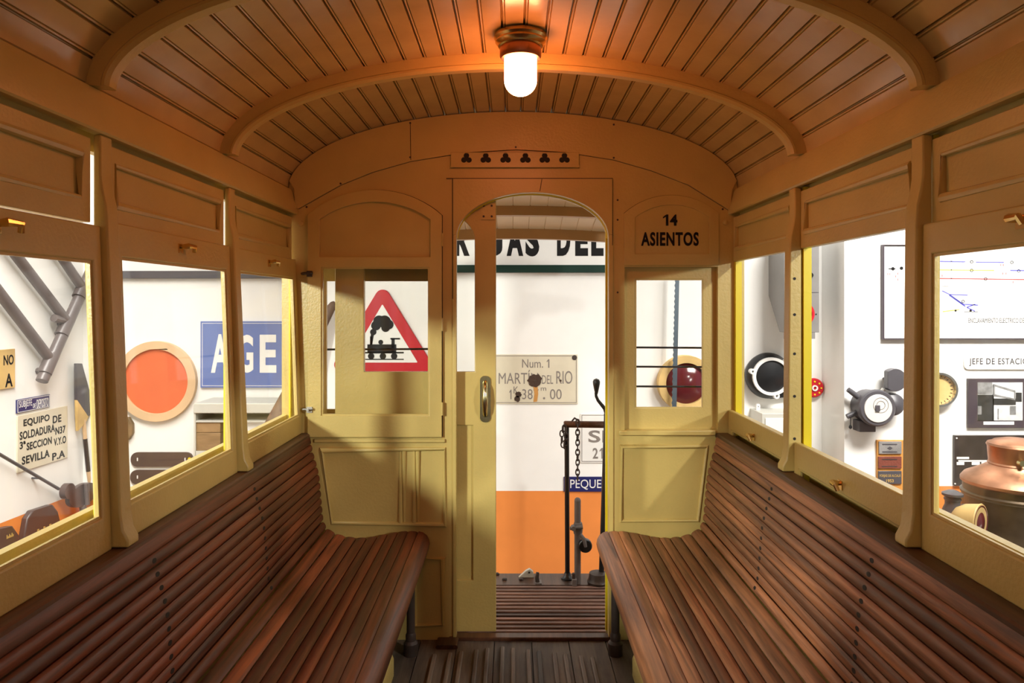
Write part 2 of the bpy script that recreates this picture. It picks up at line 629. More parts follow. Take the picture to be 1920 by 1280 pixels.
# hoops under the vault
for k, y in enumerate((-0.48, 0.20, 0.875, 1.535, 2.225)):
    mb = MB()
    prf = [(-.018, -.003), (.018, -.003), (.018, .030), (.022, .034), (.022, .040), (.014, .047), (-.014, .047), (-.022, .040), (-.022, .034), (-.018, .030)]
    rings = []
    for i in range(65):
        t = math.pi * i / 64
        t = 0.012 + t * (math.pi - .024) / math.pi
        ring = []
        for dy, off in prf:
            x, z = ell(t, off)
            ring.append((x, y + dy, z))
        rings.append(ring)
    mb.rings(rings)
    o = struct(mb.build('trim_%d' % (k + 1), M_cream, smooth=30))
    o['label'] = 'curved ceiling hoop'

# letterboards
tn = 6
for side in (-1, 1):
    mb = MB()
    poly = [(.905, 1.806), (.887, 1.800), (.882, 1.790), (.859, 1.714), (.859, 1.704), (.863, 1.700), (.875, 1.700), (.877, 1.708), (.93, 1.708), (.95, 1.806)]
    mb.prism([(side * a, b) for a, b in poly], Y0, YF - .001)
    struct(mb.build('trim_%d' % tn, M_cream, smooth=25)); tn += 1

# pillars
for side in (-1, 1):
    for y in POSTS:
        base = .820 if side < 0 else .836
        top = .868 if side < 0 else .862
        inner = [(top, 1.70), (top, 1.615), (top - .004, 1.585), (top - .012, 1.55), (top - .014, 1.52), (base + .006, .90), (base + .001, .865), (base - .010, .845), (base - .010, .829)]
        poly = inner + [(.884, .829), (.884, 1.70)]
        mb = MB()
        mb.prism([(side * a, b) for a, b in poly], y, y + PW)
        o = struct(mb.build('trim_%d' % tn, M_cream, bevel=.004)); tn += 1
        if side > 0:
            MB().box(side * .888, side * (.912 if y > 2 else .900), y - (.006 if y > 2 else -.006), y + PW - .002, .80, 1.70).build('outer_strip', M_yellow, o, label='bright yellow outer strip')
        else:
            MB().box(-.895, -.885, y + .020, y + PW - .002, .80, 1.50).build('outer_strip', M_yellow, o, label='yellow outer strip')
        mb = MB()
        for z in (.93, 1.06, 1.19, 1.31, 1.42):
            mb.lathe([(.0045, -.0008), (.0045, .001)], (side * .862, y, z), 'y', 12)
        if side > 0 and y > 2: mb.build('screw_hole', M_dark, o)

for side in (-1, 1):
    struct(MB().box(*sorted((side * .884, side * (.908 if side > 0 else .890))), YF - .022, YF - .001, .82, 1.51).build('trim_%d' % tn, M_yellow)); tn += 1

# body sides: lower panels, inner lining and sill
for side in (-1, 1):
    mb = MB()
    mb.box(*sorted((side * .905, side * .925)), Y0, YF + .1, -.35, .900)
    mb.box(*sorted((side * .906, side * .926)), Y0, YF, 1.67, 1.80)
    mb.box(*sorted((side * .8285, side * .850)), Y0, YF - .002, .79, .8255)
    mb.box(*sorted((side * .812, side * .828)), Y0, YF - .002, .0, .805)
    o = struct(mb.build('wall_left' if side < 0 else 'wall_right', [M_cream, M_yellow]))
    # upper fixed panels, one per bay
    edges = [Y0] + POSTS + [YF - .002]
    for i in range(len(edges) - 1):
        ya = edges[i] + (PW if i else 0) + .0015
        yb = edges[i + 1] - (.015 if side < 0 else .002)
        M = side_M(side, .880, 0.0)
        u0, u1 = su(side, ya, yb)
        z0, z1 = 1.512, 1.688
        mb = MB(M)
        inn = rect(u0 + .03, z0 + .045, u1 - .03, z1 - .035)
        mb.plate([rect(u0, z0, u1, z1), inn], 0, .022)
        pn = mb.build('upper_panel', M_cream, o, bevel=.002)
        mb = MB(M)
        mb.box(u0 + .02, u1 - .02, .010, .018, z0 + .03, z1 - .025)
        mb.build('panel_field', M_cream, pn)
        mb = MB(M)
        pts = [(u, .004, v) for u, v in rect(u0 + .033, z0 + .048, u1 - .033, z1 - .038)]
        mb.tube(pts, .0055, 8, True)
        mb.build('moulding', M_cream, pn)

# side sashes
win_n = 1
def handle(M, u, v, parent, flip=1):
    mb = MB(M)
    mb.box(u - .020, u + .004, -.003, .001, v - .012, v + .012)
    mb.tube([(u - .008, 0, v + .004), (u - .008, -.022, v + .006), (u + .020, -.026, v + .006), (u + .024, -.022, v - .008)], .0055, 8)
    return mb.build('handle', M_brass, parent, label='small brass finger catch')


def sash(side, ya, yb, z0, z1, hb, sl, glass, top=.074, bot=.074, stile=.031, handle_v=None, lab=None):
    global win_n
    M = side_M(side, hb, sl)
    u0, u1 = su(side, ya, yb)
    g = rect(u0 + stile, z0 + bot, u1 - stile, z1 - top)
    mb = MB(M)
    mb.plate([rect(u0, z0, u1, z1), g], 0, .019)
    o = struct(mb.build('window_%d' % win_n, M_cream, bevel=.003)); win_n += 1
    if glass:
        mb = MB(M)
        mb.box(g[0][0] - .006, g[2][0] + .006, .011, .014, g[0][1] - .006, g[2][1] + .006)
        mb.build('pane', M_glass, o)
        mb = MB(M)
        mb.plate([g, rect(g[0][0] + .006, g[0][1] + .006, g[2][0] - .006, g[2][1] - .006)], .004, .010)
        mb.build('glazing_bead', M_cream, o)
    handle(M, (u0 + u1) / 2, handle_v if handle_v else z1 - top * .45, o)
    return o


edges = [Y0] + POSTS + [YF - .004]
for i in range(len(edges) - 1):
    ya, yb = edges[i] + (PW if i else 0) + .002, edges[i + 1] - .002
    sash(-1, ya, yb, .827, 1.520 if i > 3 else 1.506, .842, .036, True)
    if i <= 3:
        sash(1, ya, yb, .827, 1.510, .858, .004, True, top=.064, bot=.082)
    else:     # lowered into the body side
        sash(1, ya, yb, .24, .920, .860, .0, True, handle_v=.868)

# front bulkhead ------------------------------------------------------------
def pb(px, py, Y=YF): return (PX(px, Y), PZ(py, Y))
vault = [ell(t_at(L * i / 60), 0.002) for i in range(61)]
out = [(.925, -.02), (.925, 1.80)] + vault + [(-.925, 1.80), (-.925, -.02)]
h_left = rect(*pb(604, 778), *pb(806, 501))
door_hole = arched(*pb(856, 1196), PX(1141, YF), PZ(445, YF), PZ(361, YF))
door_hole[0] = (door_hole[0][0], -.02001); door_hole[1] = (door_hole[1][0], -.02001)
h_right = rect(*pb(1171, 806), *pb(1346, 500))
# the doorway cuts right through the bottom edge
doorL, doorR = PX(856, YF), PX(1141, YF)
archpts = door_hole[2:]
outline = [(doorR, -.02), (.925, -.02), (.925, 1.80)] + vault + [(-.925, 1.80), (-.925, -.02), (doorL, -.02)] + list(reversed(archpts))
mb = MB()
mb.plate([outline, h_left, h_right], YF, YF + .028)
bulk = struct(mb.build('wall_front', M_cream))
# arched upper board along the vault
low = PP([(1372, 398), (1290, 347), (1220, 320), (1150, 300), (1060, 286), (967, 281), (870, 287), (770, 303), (700, 323), (640, 347), (560, 392)], YF)
up = [ell(t_at(L * i / 60), 0.003) for i in range(1, 60)]
mb = MB()
mb.plate([up + [(-.872, 1.80), (-.868, 1.73)] + list(reversed(low)) + [(.868, 1.73), (.872, 1.80)]], YF - .012, YF + .0005)
mb.build('arched_board', M_cream, bulk, bevel=.002)
# vent strip with six trefoils
mb = MB()
holes = []
for cx in (875, 911, 948, 985, 1021, 1058):
    c0 = pb(cx, 298.5)
    lobe = []
    for q in range(72):
        th = 2 * math.pi * q / 72
        best = .002
        for ph in (90, 210, 330):
            dth = th - R(ph)
            dd = .0116 ** 2 * math.sin(dth) ** 2
            if dd < .0108 ** 2:
                best = max(best, .0116 * math.cos(dth) + math.sqrt(.0108 ** 2 - dd))
        lobe.append((c0[0] + best * math.cos(th), c0[1] + best * math.sin(th)))
    holes.append(lobe)
mb.plate([rect(*pb(846, 312), *pb(1085, 287))] + holes, YF - .0165, YF - .011)
vent = mb.build('vent_strip', M_cream, bulk, bevel=.001)
mb = MB()
mb.box(PX(850, YF), PX(1081, YF), YF - .0112, YF - .004, PZ(310, YF), PZ(289, YF))
mb.build('vent_shade_backing', M_dark, vent)  # dark plate whose colour stands in for the shade inside the trefoils
MB().box(PX(846, YF), PX(1085, YF), YF - .020, YF - .010, PZ(315, YF), PZ(311, YF)).build('vent_ledge', M_cream, bulk)
# door header board
mb = MB()
hdr = [pb(1148, 470), pb(1148, 335), pb(849, 335), pb(849, 470), (doorL, PZ(470, YF)), (doorL, archpts[-1][1])]
hdr = [pb(1148, 440), pb(1148, 335), pb(849, 335), pb(849, 440)]
hdr_poly = hdr + [(doorL - .003, PZ(440, YF))] + [(x * 1.0, z) for x, z in reversed(archpts)] + [(doorR + .003, PZ(440, YF))]
mb.plate([hdr_poly], YF - .008, YF + .0005)
mb.build('door_header', M_cream, bulk, bevel=.0015)
# dark joints between the boards
def joint(pts, y, nme='board_joint'):
    m = MB(); m.tube([(x, y, z) for x, z in pts], .0013, 6); return m.build(nme, M_dark, bulk)
joint([pb(837, 335), pb(1148, 335), pb(1148, 460)], YF - .0078)
joint([pb(849, 335), pb(849, 560)], YF - .0078)
joint(low, YF - .0008)
joint([pb(1016, 336), pb(1012, 359)], YF - .0081)
joint([pb(770, 231), pb(771, 301)], YF - .0122)
joint([(x, z) for x, z in reversed(segarch(*pb(1170, 497), PX(1347, YF), PZ(400, YF), PZ(366, YF))[2:])], YF - .0006)
# jamb strips
for a, b, nme in ((849, 856, 'jamb_strip'), (1141, 1150, 'jamb_strip')):
    MB().box(PX(a, YF), PX(b, YF), YF - .008, YF + .0005, .0, PZ(440, YF)).build(nme, M_cream, bulk, bevel=.003)
# brass edge of the arch
mb = MB()
mb.tube([(x, YF + .032, z) for x, z in archpts], .004, 8)
mb.build('arch_bead', M_yellow, bulk)
# mouldings on the lower panels
def mould(pts, r=.007):
    m = MB()
    m.tube([(x, YF, z) for x, z in PP(pts, YF)], r, 10, True)
    return m.build('moulding', M_cream, bulk)
mould([(604, 844), (834, 841), (834, 983), (624, 980)])
mould([(751, 845), (758, 845), (758, 980), (751, 980)], .005)
mould([(777, 845), (784, 845), (784, 980), (777, 980)], .005)
mould([(777, 1046), (831, 1046), (831, 1171), (777, 1171)])
mould([(1165, 837), (1325, 837), (1308, 975), (1165, 976)])
# ledges under the windows
mb = MB(); mb.box(PX(590, YF), PX(835, YF), YF - .010, YF + .001, PZ(829, YF), PZ(822, YF)); mb.build('ledge', M_cream, bulk, bevel=.003)
mb = MB(); mb.box(PX(1160, YF), PX(1340, YF), YF - .016, YF + .001, PZ(815, YF), PZ(806, YF)); mb.build('ledge', M_cream, bulk, bevel=.003)
# right seat-count panel
mb = MB()
o1 = segarch(*pb(1170, 497), PX(1347, YF), PZ(400, YF), PZ(366, YF))
o2 = segarch(*pb(1190, 476), PX(1329, YF), PZ(408, YF), PZ(384, YF))
mb.plate([o1, o2], YF - .006, YF + .0005)
mb.build('panel_frame', M_cream, bulk, bevel=.0015)
mb = MB()
for ch, a, b in (('1', 1243, 1253), ('4', 1256, 1270)):
    mb = MB()
    if ch == '1': mb.plate([one_shape((*pb(a, 423), *pb(b, 402)))], YF - .002, YF + .0004)
    else: mb.text(ch, (*pb(a, 423), *pb(b, 402)), YF, bold=.035)
    mb.build('numeral', M_ink, bulk, label='black painted numeral')
mb = MB()
mb.text('ASIENTOS', (*pb(1202, 461), *pb(1310, 435)), YF, bold=.032, spacing=1.12)
mb.build('lettering', M_ink, bulk, label='black painted word ASIENTOS')
# round heads of bolts
for px, py in ((564, 419), (1360, 417)):
    m = MB(); m.lathe([(.012, .001), (.010, -.006), (.002, -.008)], (PX(px, YF), YF, PZ(py, YF)), 'y', 16)
    m.build('bolt', M_cream, bulk)
mb = MB()
for px, py in ((1158, 375), (1158, 412), (1158, 548), (1178, 484), (1338, 482), (640, 345), (770, 232), (770, 296), (1150, 235), (1150, 297), (967, 277), (575, 388), (1355, 392)):
    mb.lathe([(.004, .0), (.004, -.014 if py < 360 else -.0015)], (PX(px, YF), YF, PZ(py, YF)), 'y', 10)
mb.build('screw', M_iron, bulk)

# left glazed panel, hinged, with arched head
fr = segarch(*pb(579, 818), PX(829, YF), PZ(404, YF), PZ(357, YF))
fi = segarch(*pb(601, 482), PX(808, YF), PZ(412, YF), PZ(379, YF))
mb = MB()
mb.plate([fr, h_left, fi], YF - .018, YF - .0005)
wl = struct(mb.build('window_%d' % win_n, M_cream, bevel=.002)); win_n += 1
jj = [(x, z) for x, z in fr[2:]]
m_ = MB(); m_.tube([(x + .000, YF - .0006, z + .001) for x, z in [(fr[1][0] + .001, fr[1][1])] + jj + [(fr[0][0] - .001, fr[0][1])]], .0022, 6); m_.tube([(fr[0][0], YF - .001, fr[0][1] - .001), (fr[1][0], YF - .001, fr[1][1] - .001)], .0025, 6); m_.build('frame_gap', M_dark, wl)
mb = MB(); mb.box(h_left[0][0] + .001, h_left[2][0] - .001, YF + .004, YF + .007, h_left[0][1] + .001, h_left[2][1] - .001)
mb.build('pane', M_glass, wl)
mb = MB(); mb.plate([h_left, rect(*pb(607, 775), *pb(803, 504))], YF - .012, YF - .002); mb.build('glazing_bead', M_cream, wl)
for py in (450, 608, 765):
    mb = MB(); mb.tube([(PX(830, YF), YF - .018, PZ(py + 12, YF)), (PX(830, YF), YF - .018, PZ(py - 12, YF))], .0045, 8)
    mb.build('hinge', M_cream, wl)
for py, mm in ((513, M_iron), (766, M_chrome)):
    mb = MB()
    mb.box(PX(578, YF), PX(588, YF), YF - .024, YF - .016, PZ(py + 6, YF), PZ(py - 5, YF))
    mb.tube([(PX(568, YF), YF - .016, PZ(py, YF)), (PX(572, YF), YF - .026, PZ(py, YF)), (PX(590, YF), YF - .028, PZ(py - 1, YF))], .005, 8)
    mb.lathe([(.006, -.036), (.006, -.020)], (PX(581, YF), YF, PZ(py, YF)), 'y', 12)
    mb.build('latch', mm, wl, label='small metal latch')

# right fixed window, set back in its opening
Yr = YF + .018
mb = MB()
mb.plate([rect(*pb(1166, 812, Yr), *pb(1350, 496, Yr)), rect(*pb(1191, 765, Yr), *pb(1319, 523, Yr))], YF + .0285, YF + .050)
wr = struct(mb.build('window_%d' % win_n, M_cream, bevel=.002)); win_n += 1
g = (*pb(1191, 765, YF + .03), *pb(1319, 523, YF + .03))
mb = MB(); mb.box(g[0] - .004, g[2] + .004, YF + .038, YF + .041, g[1] - .004, g[3] + .004); mb.build('pane', M_glass, wr)
mb = MB(); mb.plate([rect(g[0] - .001, g[1] - .001, g[2] + .001, g[3] + .001), rect(g[0] + .005, g[1] + .005, g[2] - .005, g[3] - .005)], YF + .030, YF + .037); mb.build('glazing_bead', M_cream, wr)

# rear bulkhead, behind the camera
mb = MB()
outr = [(doorR, -.02), (.92, -.02), (.92, 1.80)] + vault + [(-.92, 1.80), (-.92, -.02), (doorL, -.02)] + list(reversed(archpts))
mb.plate([outr, h_left, h_right], Y0 - .03, Y0)
struct(mb.build('wall_rear', M_cream))

# outer skin of the bulkhead, beyond the door pocket
YO = YF + .095
mb = MB()
h2 = rect(*pb(612, 767, YO), *pb(812, 527, YO))
h3 = rect(*pb(1180, 775, YO), *pb(1332, 515, YO))
dL, dR = PX(853, YO), PX(1137, YO)
ar2 = arched(dL, 0, dR, PZ(447, YO), PZ(366, YO))[2:]
outline2 = [(dR, -.02), (.92, -.02), (.92, 1.82)] + [(.88, 1.90), (-.88, 1.90)] + [(-.92, 1.82), (-.92, -.02), (dL, -.02)] + list(reversed(ar2))
mb.plate([outline2, h2, h3], YO, YO + .014)
bo = struct(mb.build('wall_front_outer', M_cream))
MB().box(dR - .005, dR + .012, YO - .012, YO + .002, .0, PZ(430, YO)).build('door_edge_strip', M_yellow, bo, label='bright yellow edge strip')
# protective bars outside the bulkhead windows
for py in (651, 687, 724):
    m = MB(); y = YO + .035
    m.tube([(PX(1172, y), y, PZ(py, y)), (PX(1340, y), y, PZ(py + 1, y))], .0042, 8)
    m.box(PX(1172, y) - .006, PX(1172, y) + .006, YO + .012, y + .003, PZ(py, y) - .008, PZ(py, y) + .008)
    m.box(PX(1340, y) - .006, PX(1340, y) + .006, YO + .012, y + .003, PZ(py, y) - .008, PZ(py, y) + .008)
    tag(m.build('window_bar', M_black), {651: 'topmost of the three thin black rods across the right end window', 687: 'middle of the three thin black rods across the right end window', 724: 'lowest of the three thin black rods across the right end window'}[py], 'bar', 'black rods across the right end window')
m = MB(); y = YO + .035
m.tube([(PX(596, y), y, PZ(655, y)), (PX(826, y), y, PZ(654, y))], .0042, 8)
m.box(PX(596, y) - .006, PX(596, y) + .006, YO + .012, y + .003, PZ(655, y) - .008, PZ(655, y) + .008)
m.box(PX(826, y) - .006, PX(826, y) + .006, YO + .012, y + .003, PZ(654, y) - .008, PZ(654, y) + .008)
tag(m.build('window_bar', M_black), 'single thin black rod across the left end window before the train sign', 'bar')

# sliding door, half open, its leading stile across the doorway
YD = YF + .045
mb = MB()
x0, x1 = PX(628, YD), PX(930, YD)
win = arched(*pb(682, 697, YD), PX(890, YD), PZ(450, YD), PZ(388, YD))
low_p = rect(*pb(682, 1088, YD), *pb(887, 797, YD))
mb.plate([rect(x0, .012, x1, PZ(352, YD)), win, low_p], YD, YD + .032)
door = struct(mb.build('door_1', M_cream, bevel=.003))
mb = MB(); mb.box(low_p[0][0] - .005, low_p[2][0] + .005, YD + .012, YD + .020, low_p[0][1] - .005, low_p[2][1] + .005); mb.build('door_panel', M_cream, door)
mb = MB(); mb.box(win[0][0] - .003, win[1][0] + .003, YD + .014, YD + .017, win[0][1] - .003, PZ(388, YD)); mb.build('pane', M_glass, door)
mb = MB(); mb.box(PX(902, YD), PX(928, YD), YD - .007, YD + .001, PZ(412, YD), PZ(380, YD)); br = mb.build('bracket_plate', M_cream, door)
mb = MB()
for px, py in ((907, 386), (922, 386), (907, 406), (922, 406)):
    mb.lathe([(.0045, -.0095), (.0045, -.006)], (PX(px, YD), YD, PZ(py, YD)), 'y', 10)
mb.build('screw', M_iron, br)
mb = MB(); mb.plate([rrect(*pb(900, 791, YD), *pb(920, 704, YD), .019)], YD - .006, YD + .001)
hd = mb.build('handle_plate', M_bronze, door, bevel=.002)
mb = MB()
zt, zb_, xh = PZ(717, YD), PZ(777, YD), PX(910, YD)
mb.tube([(xh, YD - .004, zt), (xh, YD - .022, zt - .004), (xh, YD - .034, zt - .020), (xh, YD - .037, (zt + zb_) / 2), (xh, YD - .034, zb_ + .020), (xh, YD - .022, zb_ + .004), (xh, YD - .004, zb_)], [.010, .009, .009, .0125, .009, .009, .010], 14)
mb.build('pull_handle', M_bronze, hd, label='aged brass pull handle')

# floor, threshold, wear strips
mb = MB()
nb = 11
for i in range(nb):
    xa, xb = -.81 + 1.62 * i / nb, -.81 + 1.62 * (i + 1) / nb
    mb.box(xa + .0015, xb - .0015, Y0, YF + .03, -.03, 0)
mb.box(-.81, .81, Y0, YF + .03, -.05, -.02)
floor = struct(mb.build('floor', M_floor, bevel=.001))
for i in range(13):
    px = 818 + i * 24 + (4 if i % 2 else 0)
    yn = 2.80 - .012 * abs(i - 5)
    x = PX(px, 2.8)
    MB().box(x - .009, x + .009, .3, yn, -.002, .014).build('wear_strip', M_strip, floor, bevel=.005)
MB().box(PX(842, YF), PX(1146, YF), YF - .012, YF + .034, -.002, .014).build('threshold', M_railw, floor, bevel=.004)
mb = MB(); mb.prism(rrect(PX(820, 2.86), .0, PX(860, 2.86), .016, .007), 2.80, 2.868); mb.build('floor_block', M_railw, floor)

# platform beyond the door
ZP = -.075
mb = MB()
mb.box(-.93, .93, YO + .016, 3.79, ZP - .08, ZP - .035)
mb.box(-.93, .93, 3.635, 3.79, ZP - .036, ZP)
pf = struct(mb.build('floor_platform', M_railw))
for i in range(16):
    y = YO + .02 + i * .0405
    MB().box(-.93, .93, y, y + .022, ZP - .022, ZP + .001).build('slat', M_slat, pf, bevel=.004)
# canopy
mb = MB()
def can(x, y): return 1.873 - .165 * (y - 2.99) / .76 - .05 * (x / .85) ** 2 + .03
nx = 22
rows = []
for y in (YO + .016, 3.80):
    for i in range(nx):
        xa, xb = -.9 + 1.8 * i / nx, -.9 + 1.8 * (i + 1) / nx
        rows += [(xa + .003, y, can(xa, y)), (xb - .003, y, can(xb, y)), (xb, y, can(xb, y) + .004)]
m3 = len(rows) // 2
mb.add(rows, [(i, i + 1, i + 1 + m3, i + m3) for i in range(m3 - 1)])
mb.box(-.92, .92, YO + .016, 3.80, 1.93, 1.95)
cano = struct(mb.build('ceiling_platform', M_canopy, smooth=20))
for y, d, wd in ((3.10, .045, .05), (3.42, .045, .05), (3.76, .052, .05)):
    rings = []
    for i in range(21):
        x = -.9 + 1.8 * i / 20
        zc = can(x, y)
        rings.append([(x, y, zc + .004), (x, y + wd, zc + .004), (x, y + wd, zc - d), (x, y, zc - d)])
    m = MB(); m.rings(rings); m.build('canopy_rib', M_rib, cano)

# ------------------------------------------------------------------ slatted benches
PR = [(.808, .819), (.803, .806), (.794, .756), (.780, .710), (.768, .660), (.763, .600), (.758, .540), (.753, .485), (.742, .458), (.722, .440), (.680, .424), (.640, .417), (.598, .415), (.555, .419), (.515, .428), (.475, .436), (.438, .442), (.405, .444), (.376, .440)]


def resample(pts, s_list):
    d = [0]
    for a, b in zip(pts, pts[1:]):
        d.append(d[-1] + math.hypot(b[0] - a[0], b[1] - a[1]))
    out = []
    for s in s_list:
        for i in range(len(pts) - 1):
            if s <= d[i + 1] + 1e-9:
                k = (s - d[i]) / (d[i + 1] - d[i])
                out.append((pts[i][0] + k * (pts[i + 1][0] - pts[i][0]), pts[i][1] + k * (pts[i + 1][1] - pts[i][1])))
                break
    return out, d[-1]


def bench(side, mat, label):
    yb0, yb1 = -.9, YF - .022
    root = empty('slatted_bench', (side * .6, (yb0 + yb1) / 2, 0), label, 'bench')
    tot = resample(PR, [0])[1]
    widths = [.036] + [.0345] * 11 + [.046] * 9
    k = tot / sum(widths)
    s = 0
    for i, wd in enumerate(widths):
        wd *= k
        (a, b), _ = resample(PR, [s + .0014, s + wd - .0014])
        s += wd
        a, b = Vector(a), Vector(b)
        t = (b - a).normalized()
        nrm = Vector((-t.y, t.x))
        if nrm.y < 0 and abs(nrm.y) > .3: nrm = -nrm
        if nrm.x > 0 and abs(nrm.y) <= .3: nrm = -nrm
        ln = (b - a).length
        pr = []
        crown = (.0055 if i <= 11 else .0045) if i else .002
        for q in range(9):
            f = q / 8
            pr.append(a + t * ln * f + nrm * (crown * (1 - (2 * f - 1) ** 2) ** .6 - crown))
        th = .016
        pr += [b - nrm * th, a - nrm * th]
        name = 'back_slat' if i <= 11 else 'seat_slat'
        mb = MB()
        m = len(pr)
        vs = [(side * p.x, y, p.y) for y in (yb0, yb1) for p in pr]
        mb.add(vs, [tuple(range(m)), tuple(range(2 * m - 1, m - 1, -1))] + [(j, (j + 1) % m, (j + 1) % m + m, j + m) for j in range(m)])
        if 0 < i <= 11:
            mb.cur = 1
            c = a + t * ln * .5 + nrm * .0004
            for y in (.95, 1.60, 2.22):
                ring = [(side * (c.x + t.x * .0055 * math.cos(q * math.pi / 5)), y + .009 * math.sin(q * math.pi / 5), c.y + t.y * .0055 * math.cos(q * math.pi / 5)) for q in range(10)]
                ring2 = [(x - side * nrm.x * .004, yy, z - nrm.y * .004) for x, yy, z in ring]
                mb.rings([ring, ring2])
        mb.build(name, [mat, M_dark], root)
    # rounded front nosing
    pts = [(.375, .4400), (.358, .4355), (.343, .424), (.334, .408), (.331, .390), (.335, .370), (.345, .352), (.362, .345), (.372, .372), (.375, .41)]
    mb = MB(); mb.prism([(side * a, b) for a, b in pts], yb0, yb1 + .004); mb.build('front_nosing', mat, root, smooth=50)
    # cap rail behind the back
    mb = MB(); mb.prism([(side * a, b) for a, b in ((.808, .812), (.809, .823), (.814, .8275), (.858, .828), (.858, .808), (.812, .806))], yb0, yb1 + .018); mb.build('cap_rail', M_railw, root)
    # supports and iron legs
    for y in (2.76, 1.45, .1):
        mb = MB()
        x = side * .392
        mb.tube([(x, y, .40), (x, y, .055)], .016, 12)
        mb.lathe([(.028, .0), (.028, .045), (.020, .055), (.020, .075), (.016, .085)], (x, y, 0), 'z', 16)
        mb.build('leg', M_iron, root)
        mb = MB()
        mb.box(*sorted((side * .37, side * .74)), y - .02, y + .02, .375, .405)
        mb.build('bearer', M_iron, root)
    mb = MB()
    pl = [(side * .43, .0), (side * .43, .065), (side * .438, .085), (side * .46, .10), (side * .80, .10), (side * .80, .0)]
    mb.prism(pl, .2, 2.60)
    mb.build('heater_box', M_cream, root, bevel=.004, label='cream box under the seat')
    return root


bench(-1, M_bench, 'long reddish slatted wooden bench along the left side below three glazed windows')
bench(1, M_bench2, 'long greyish brown slatted wooden bench along the right side below two open windows')

# ------------------------------------------------------------------ ceiling lamp
def ceiling_lamp(LX, LY, label):
    lamp = empty('ceiling_lamp', (LX, LY, 1.93), label, 'lamp')
    mb = MB(); mb.lathe([(.060, 2.112), (.074, 2.108), (.076, 2.098), (.070, 2.092), (.072, 2.086), (.066, 2.080), (.064, 2.074), (.058, 2.070)], (LX, LY, 0), 'z', 48)
    mb.build('flange', M_brass, lamp)
    mb = MB(); mb.lathe([(.057, 2.072), (.059, 2.068), (.059, 2.046), (.055, 2.040), (.044, 2.040)], (LX, LY, 0), 'z', 48)
    mb.build('collar', M_copper, lamp)
    mb = MB()
    pf_ = [(.030, 2.045), (.0465, 2.0395)] + [(.0465, 2.03), (.0465, 2.00), (.0465, 1.978)]
    for i in range(1, 10):
        a = i * math.pi / 18
        pf_.append((.0465 * math.cos(a), 1.978 - .044 * math.sin(a)))
    pf_.append((.0005, 1.934))
    mb.lathe(pf_, (LX, LY, 0), 'z', 40)
    mb.build('globe', M_globe, lamp)


ceiling_lamp(PX(976, 2.05), 2.05, 'lit brass bulkhead lamp with a milky glass globe under the ceiling')
# its twin over the rear half of the saloon
ceiling_lamp(.02, -.10, 'lit brass bulkhead lamp over the rear half of the saloon')

# ------------------------------------------------------------------ platform fittings
YR = 3.72
mb = MB()
xp = PX(1064, YR)
rail = empty('hand_rail', (xp, YR, ZP), 'black iron post carrying a brown wooden bar on the platform, chains hanging from it', 'railing')
mb.tube([(xp, YR, ZP), (xp - .004, YR, PZ(800, YR))], .0125, 12)
mb.build('post', M_black, rail)
mb = MB(); mb.lathe([(.034, ZP), (.034, ZP + .006), (.022, ZP + .016), (.016, ZP + .03)], (xp, YR, 0), 'z', 20); mb.build('base', M_black, rail)
mb = MB(); zb0 = PZ(795, YR); mb.tube([(PX(1057, YR), YR, zb0), (PX(1059, YR), YR, zb0), (.62, YR, zb0 - .004)], [.014, .0175, .0175], 12); mb.build('bar', M_railw, rail)
xq = .60
mb = MB(); mb.tube([(xq, YR, ZP), (xq, YR, zb0)], .0125, 12); mb.build('post', M_black, rail)


def chain(name, x, y, ztop, nl, label, size=.017):
    root = empty(name, (x, y, ztop - nl * size * 1.45), label, 'chain')
    for i in range(nl):
        z = ztop - i * size * 1.5
        pts = []
        for q in range(14):
            a = 2 * math.pi * q / 14
            e, f = size * .55 * math.cos(a), size * 1.02 * math.sin(a)
            ang = (R(75) if i % 2 else R(8)) + .2 * math.sin(i * 1.7)
            pts.append((x + e * math.cos(ang), y + e * math.sin(ang), z + f))
        MB().tube(pts, .0034, 6, True).build('link', M_iron, root)
    return root


yc = YR - .026
chain('chain', PX(1083, yc), yc, PZ(792, yc), 12, 'rusty chain of long links hanging down from the brown platform bar')
# bunched loop at the bar's end
root = empty('chain', (PX(1057, YR), YR - .02, PZ(838, YR)), 'short bunched chain looped over the left end of the brown platform bar', 'chain')
for i in range(9):
    a = i / 9 * 2 * math.pi
    cx, cz = PX(1057, YR) + .012 * math.cos(a), PZ(817, YR) + .045 * math.sin(a)
    pts = []
    for q in range(12):
        b = 2 * math.pi * q / 12
        e, f = .010 * math.cos(b), .017 * math.sin(b)
        an = R(70) if i % 2 else R(5)
        pts.append((cx + e * math.cos(an), YR - .022 + e * math.sin(an), cz + f))
    MB().tube(pts, .0033, 6, True).build('link', M_iron, root)
mb = MB(); mb.tube([(PX(1072, YR), YR - .018, PZ(788, YR)), (PX(1077, YR), YR - .010, PZ(783, YR)), (PX(1084, YR), YR - .016, PZ(787, YR)), (PX(1086, YR), YR - .024, PZ(795, YR))], .0042, 8)
mb.build('hook', M_iron, root)

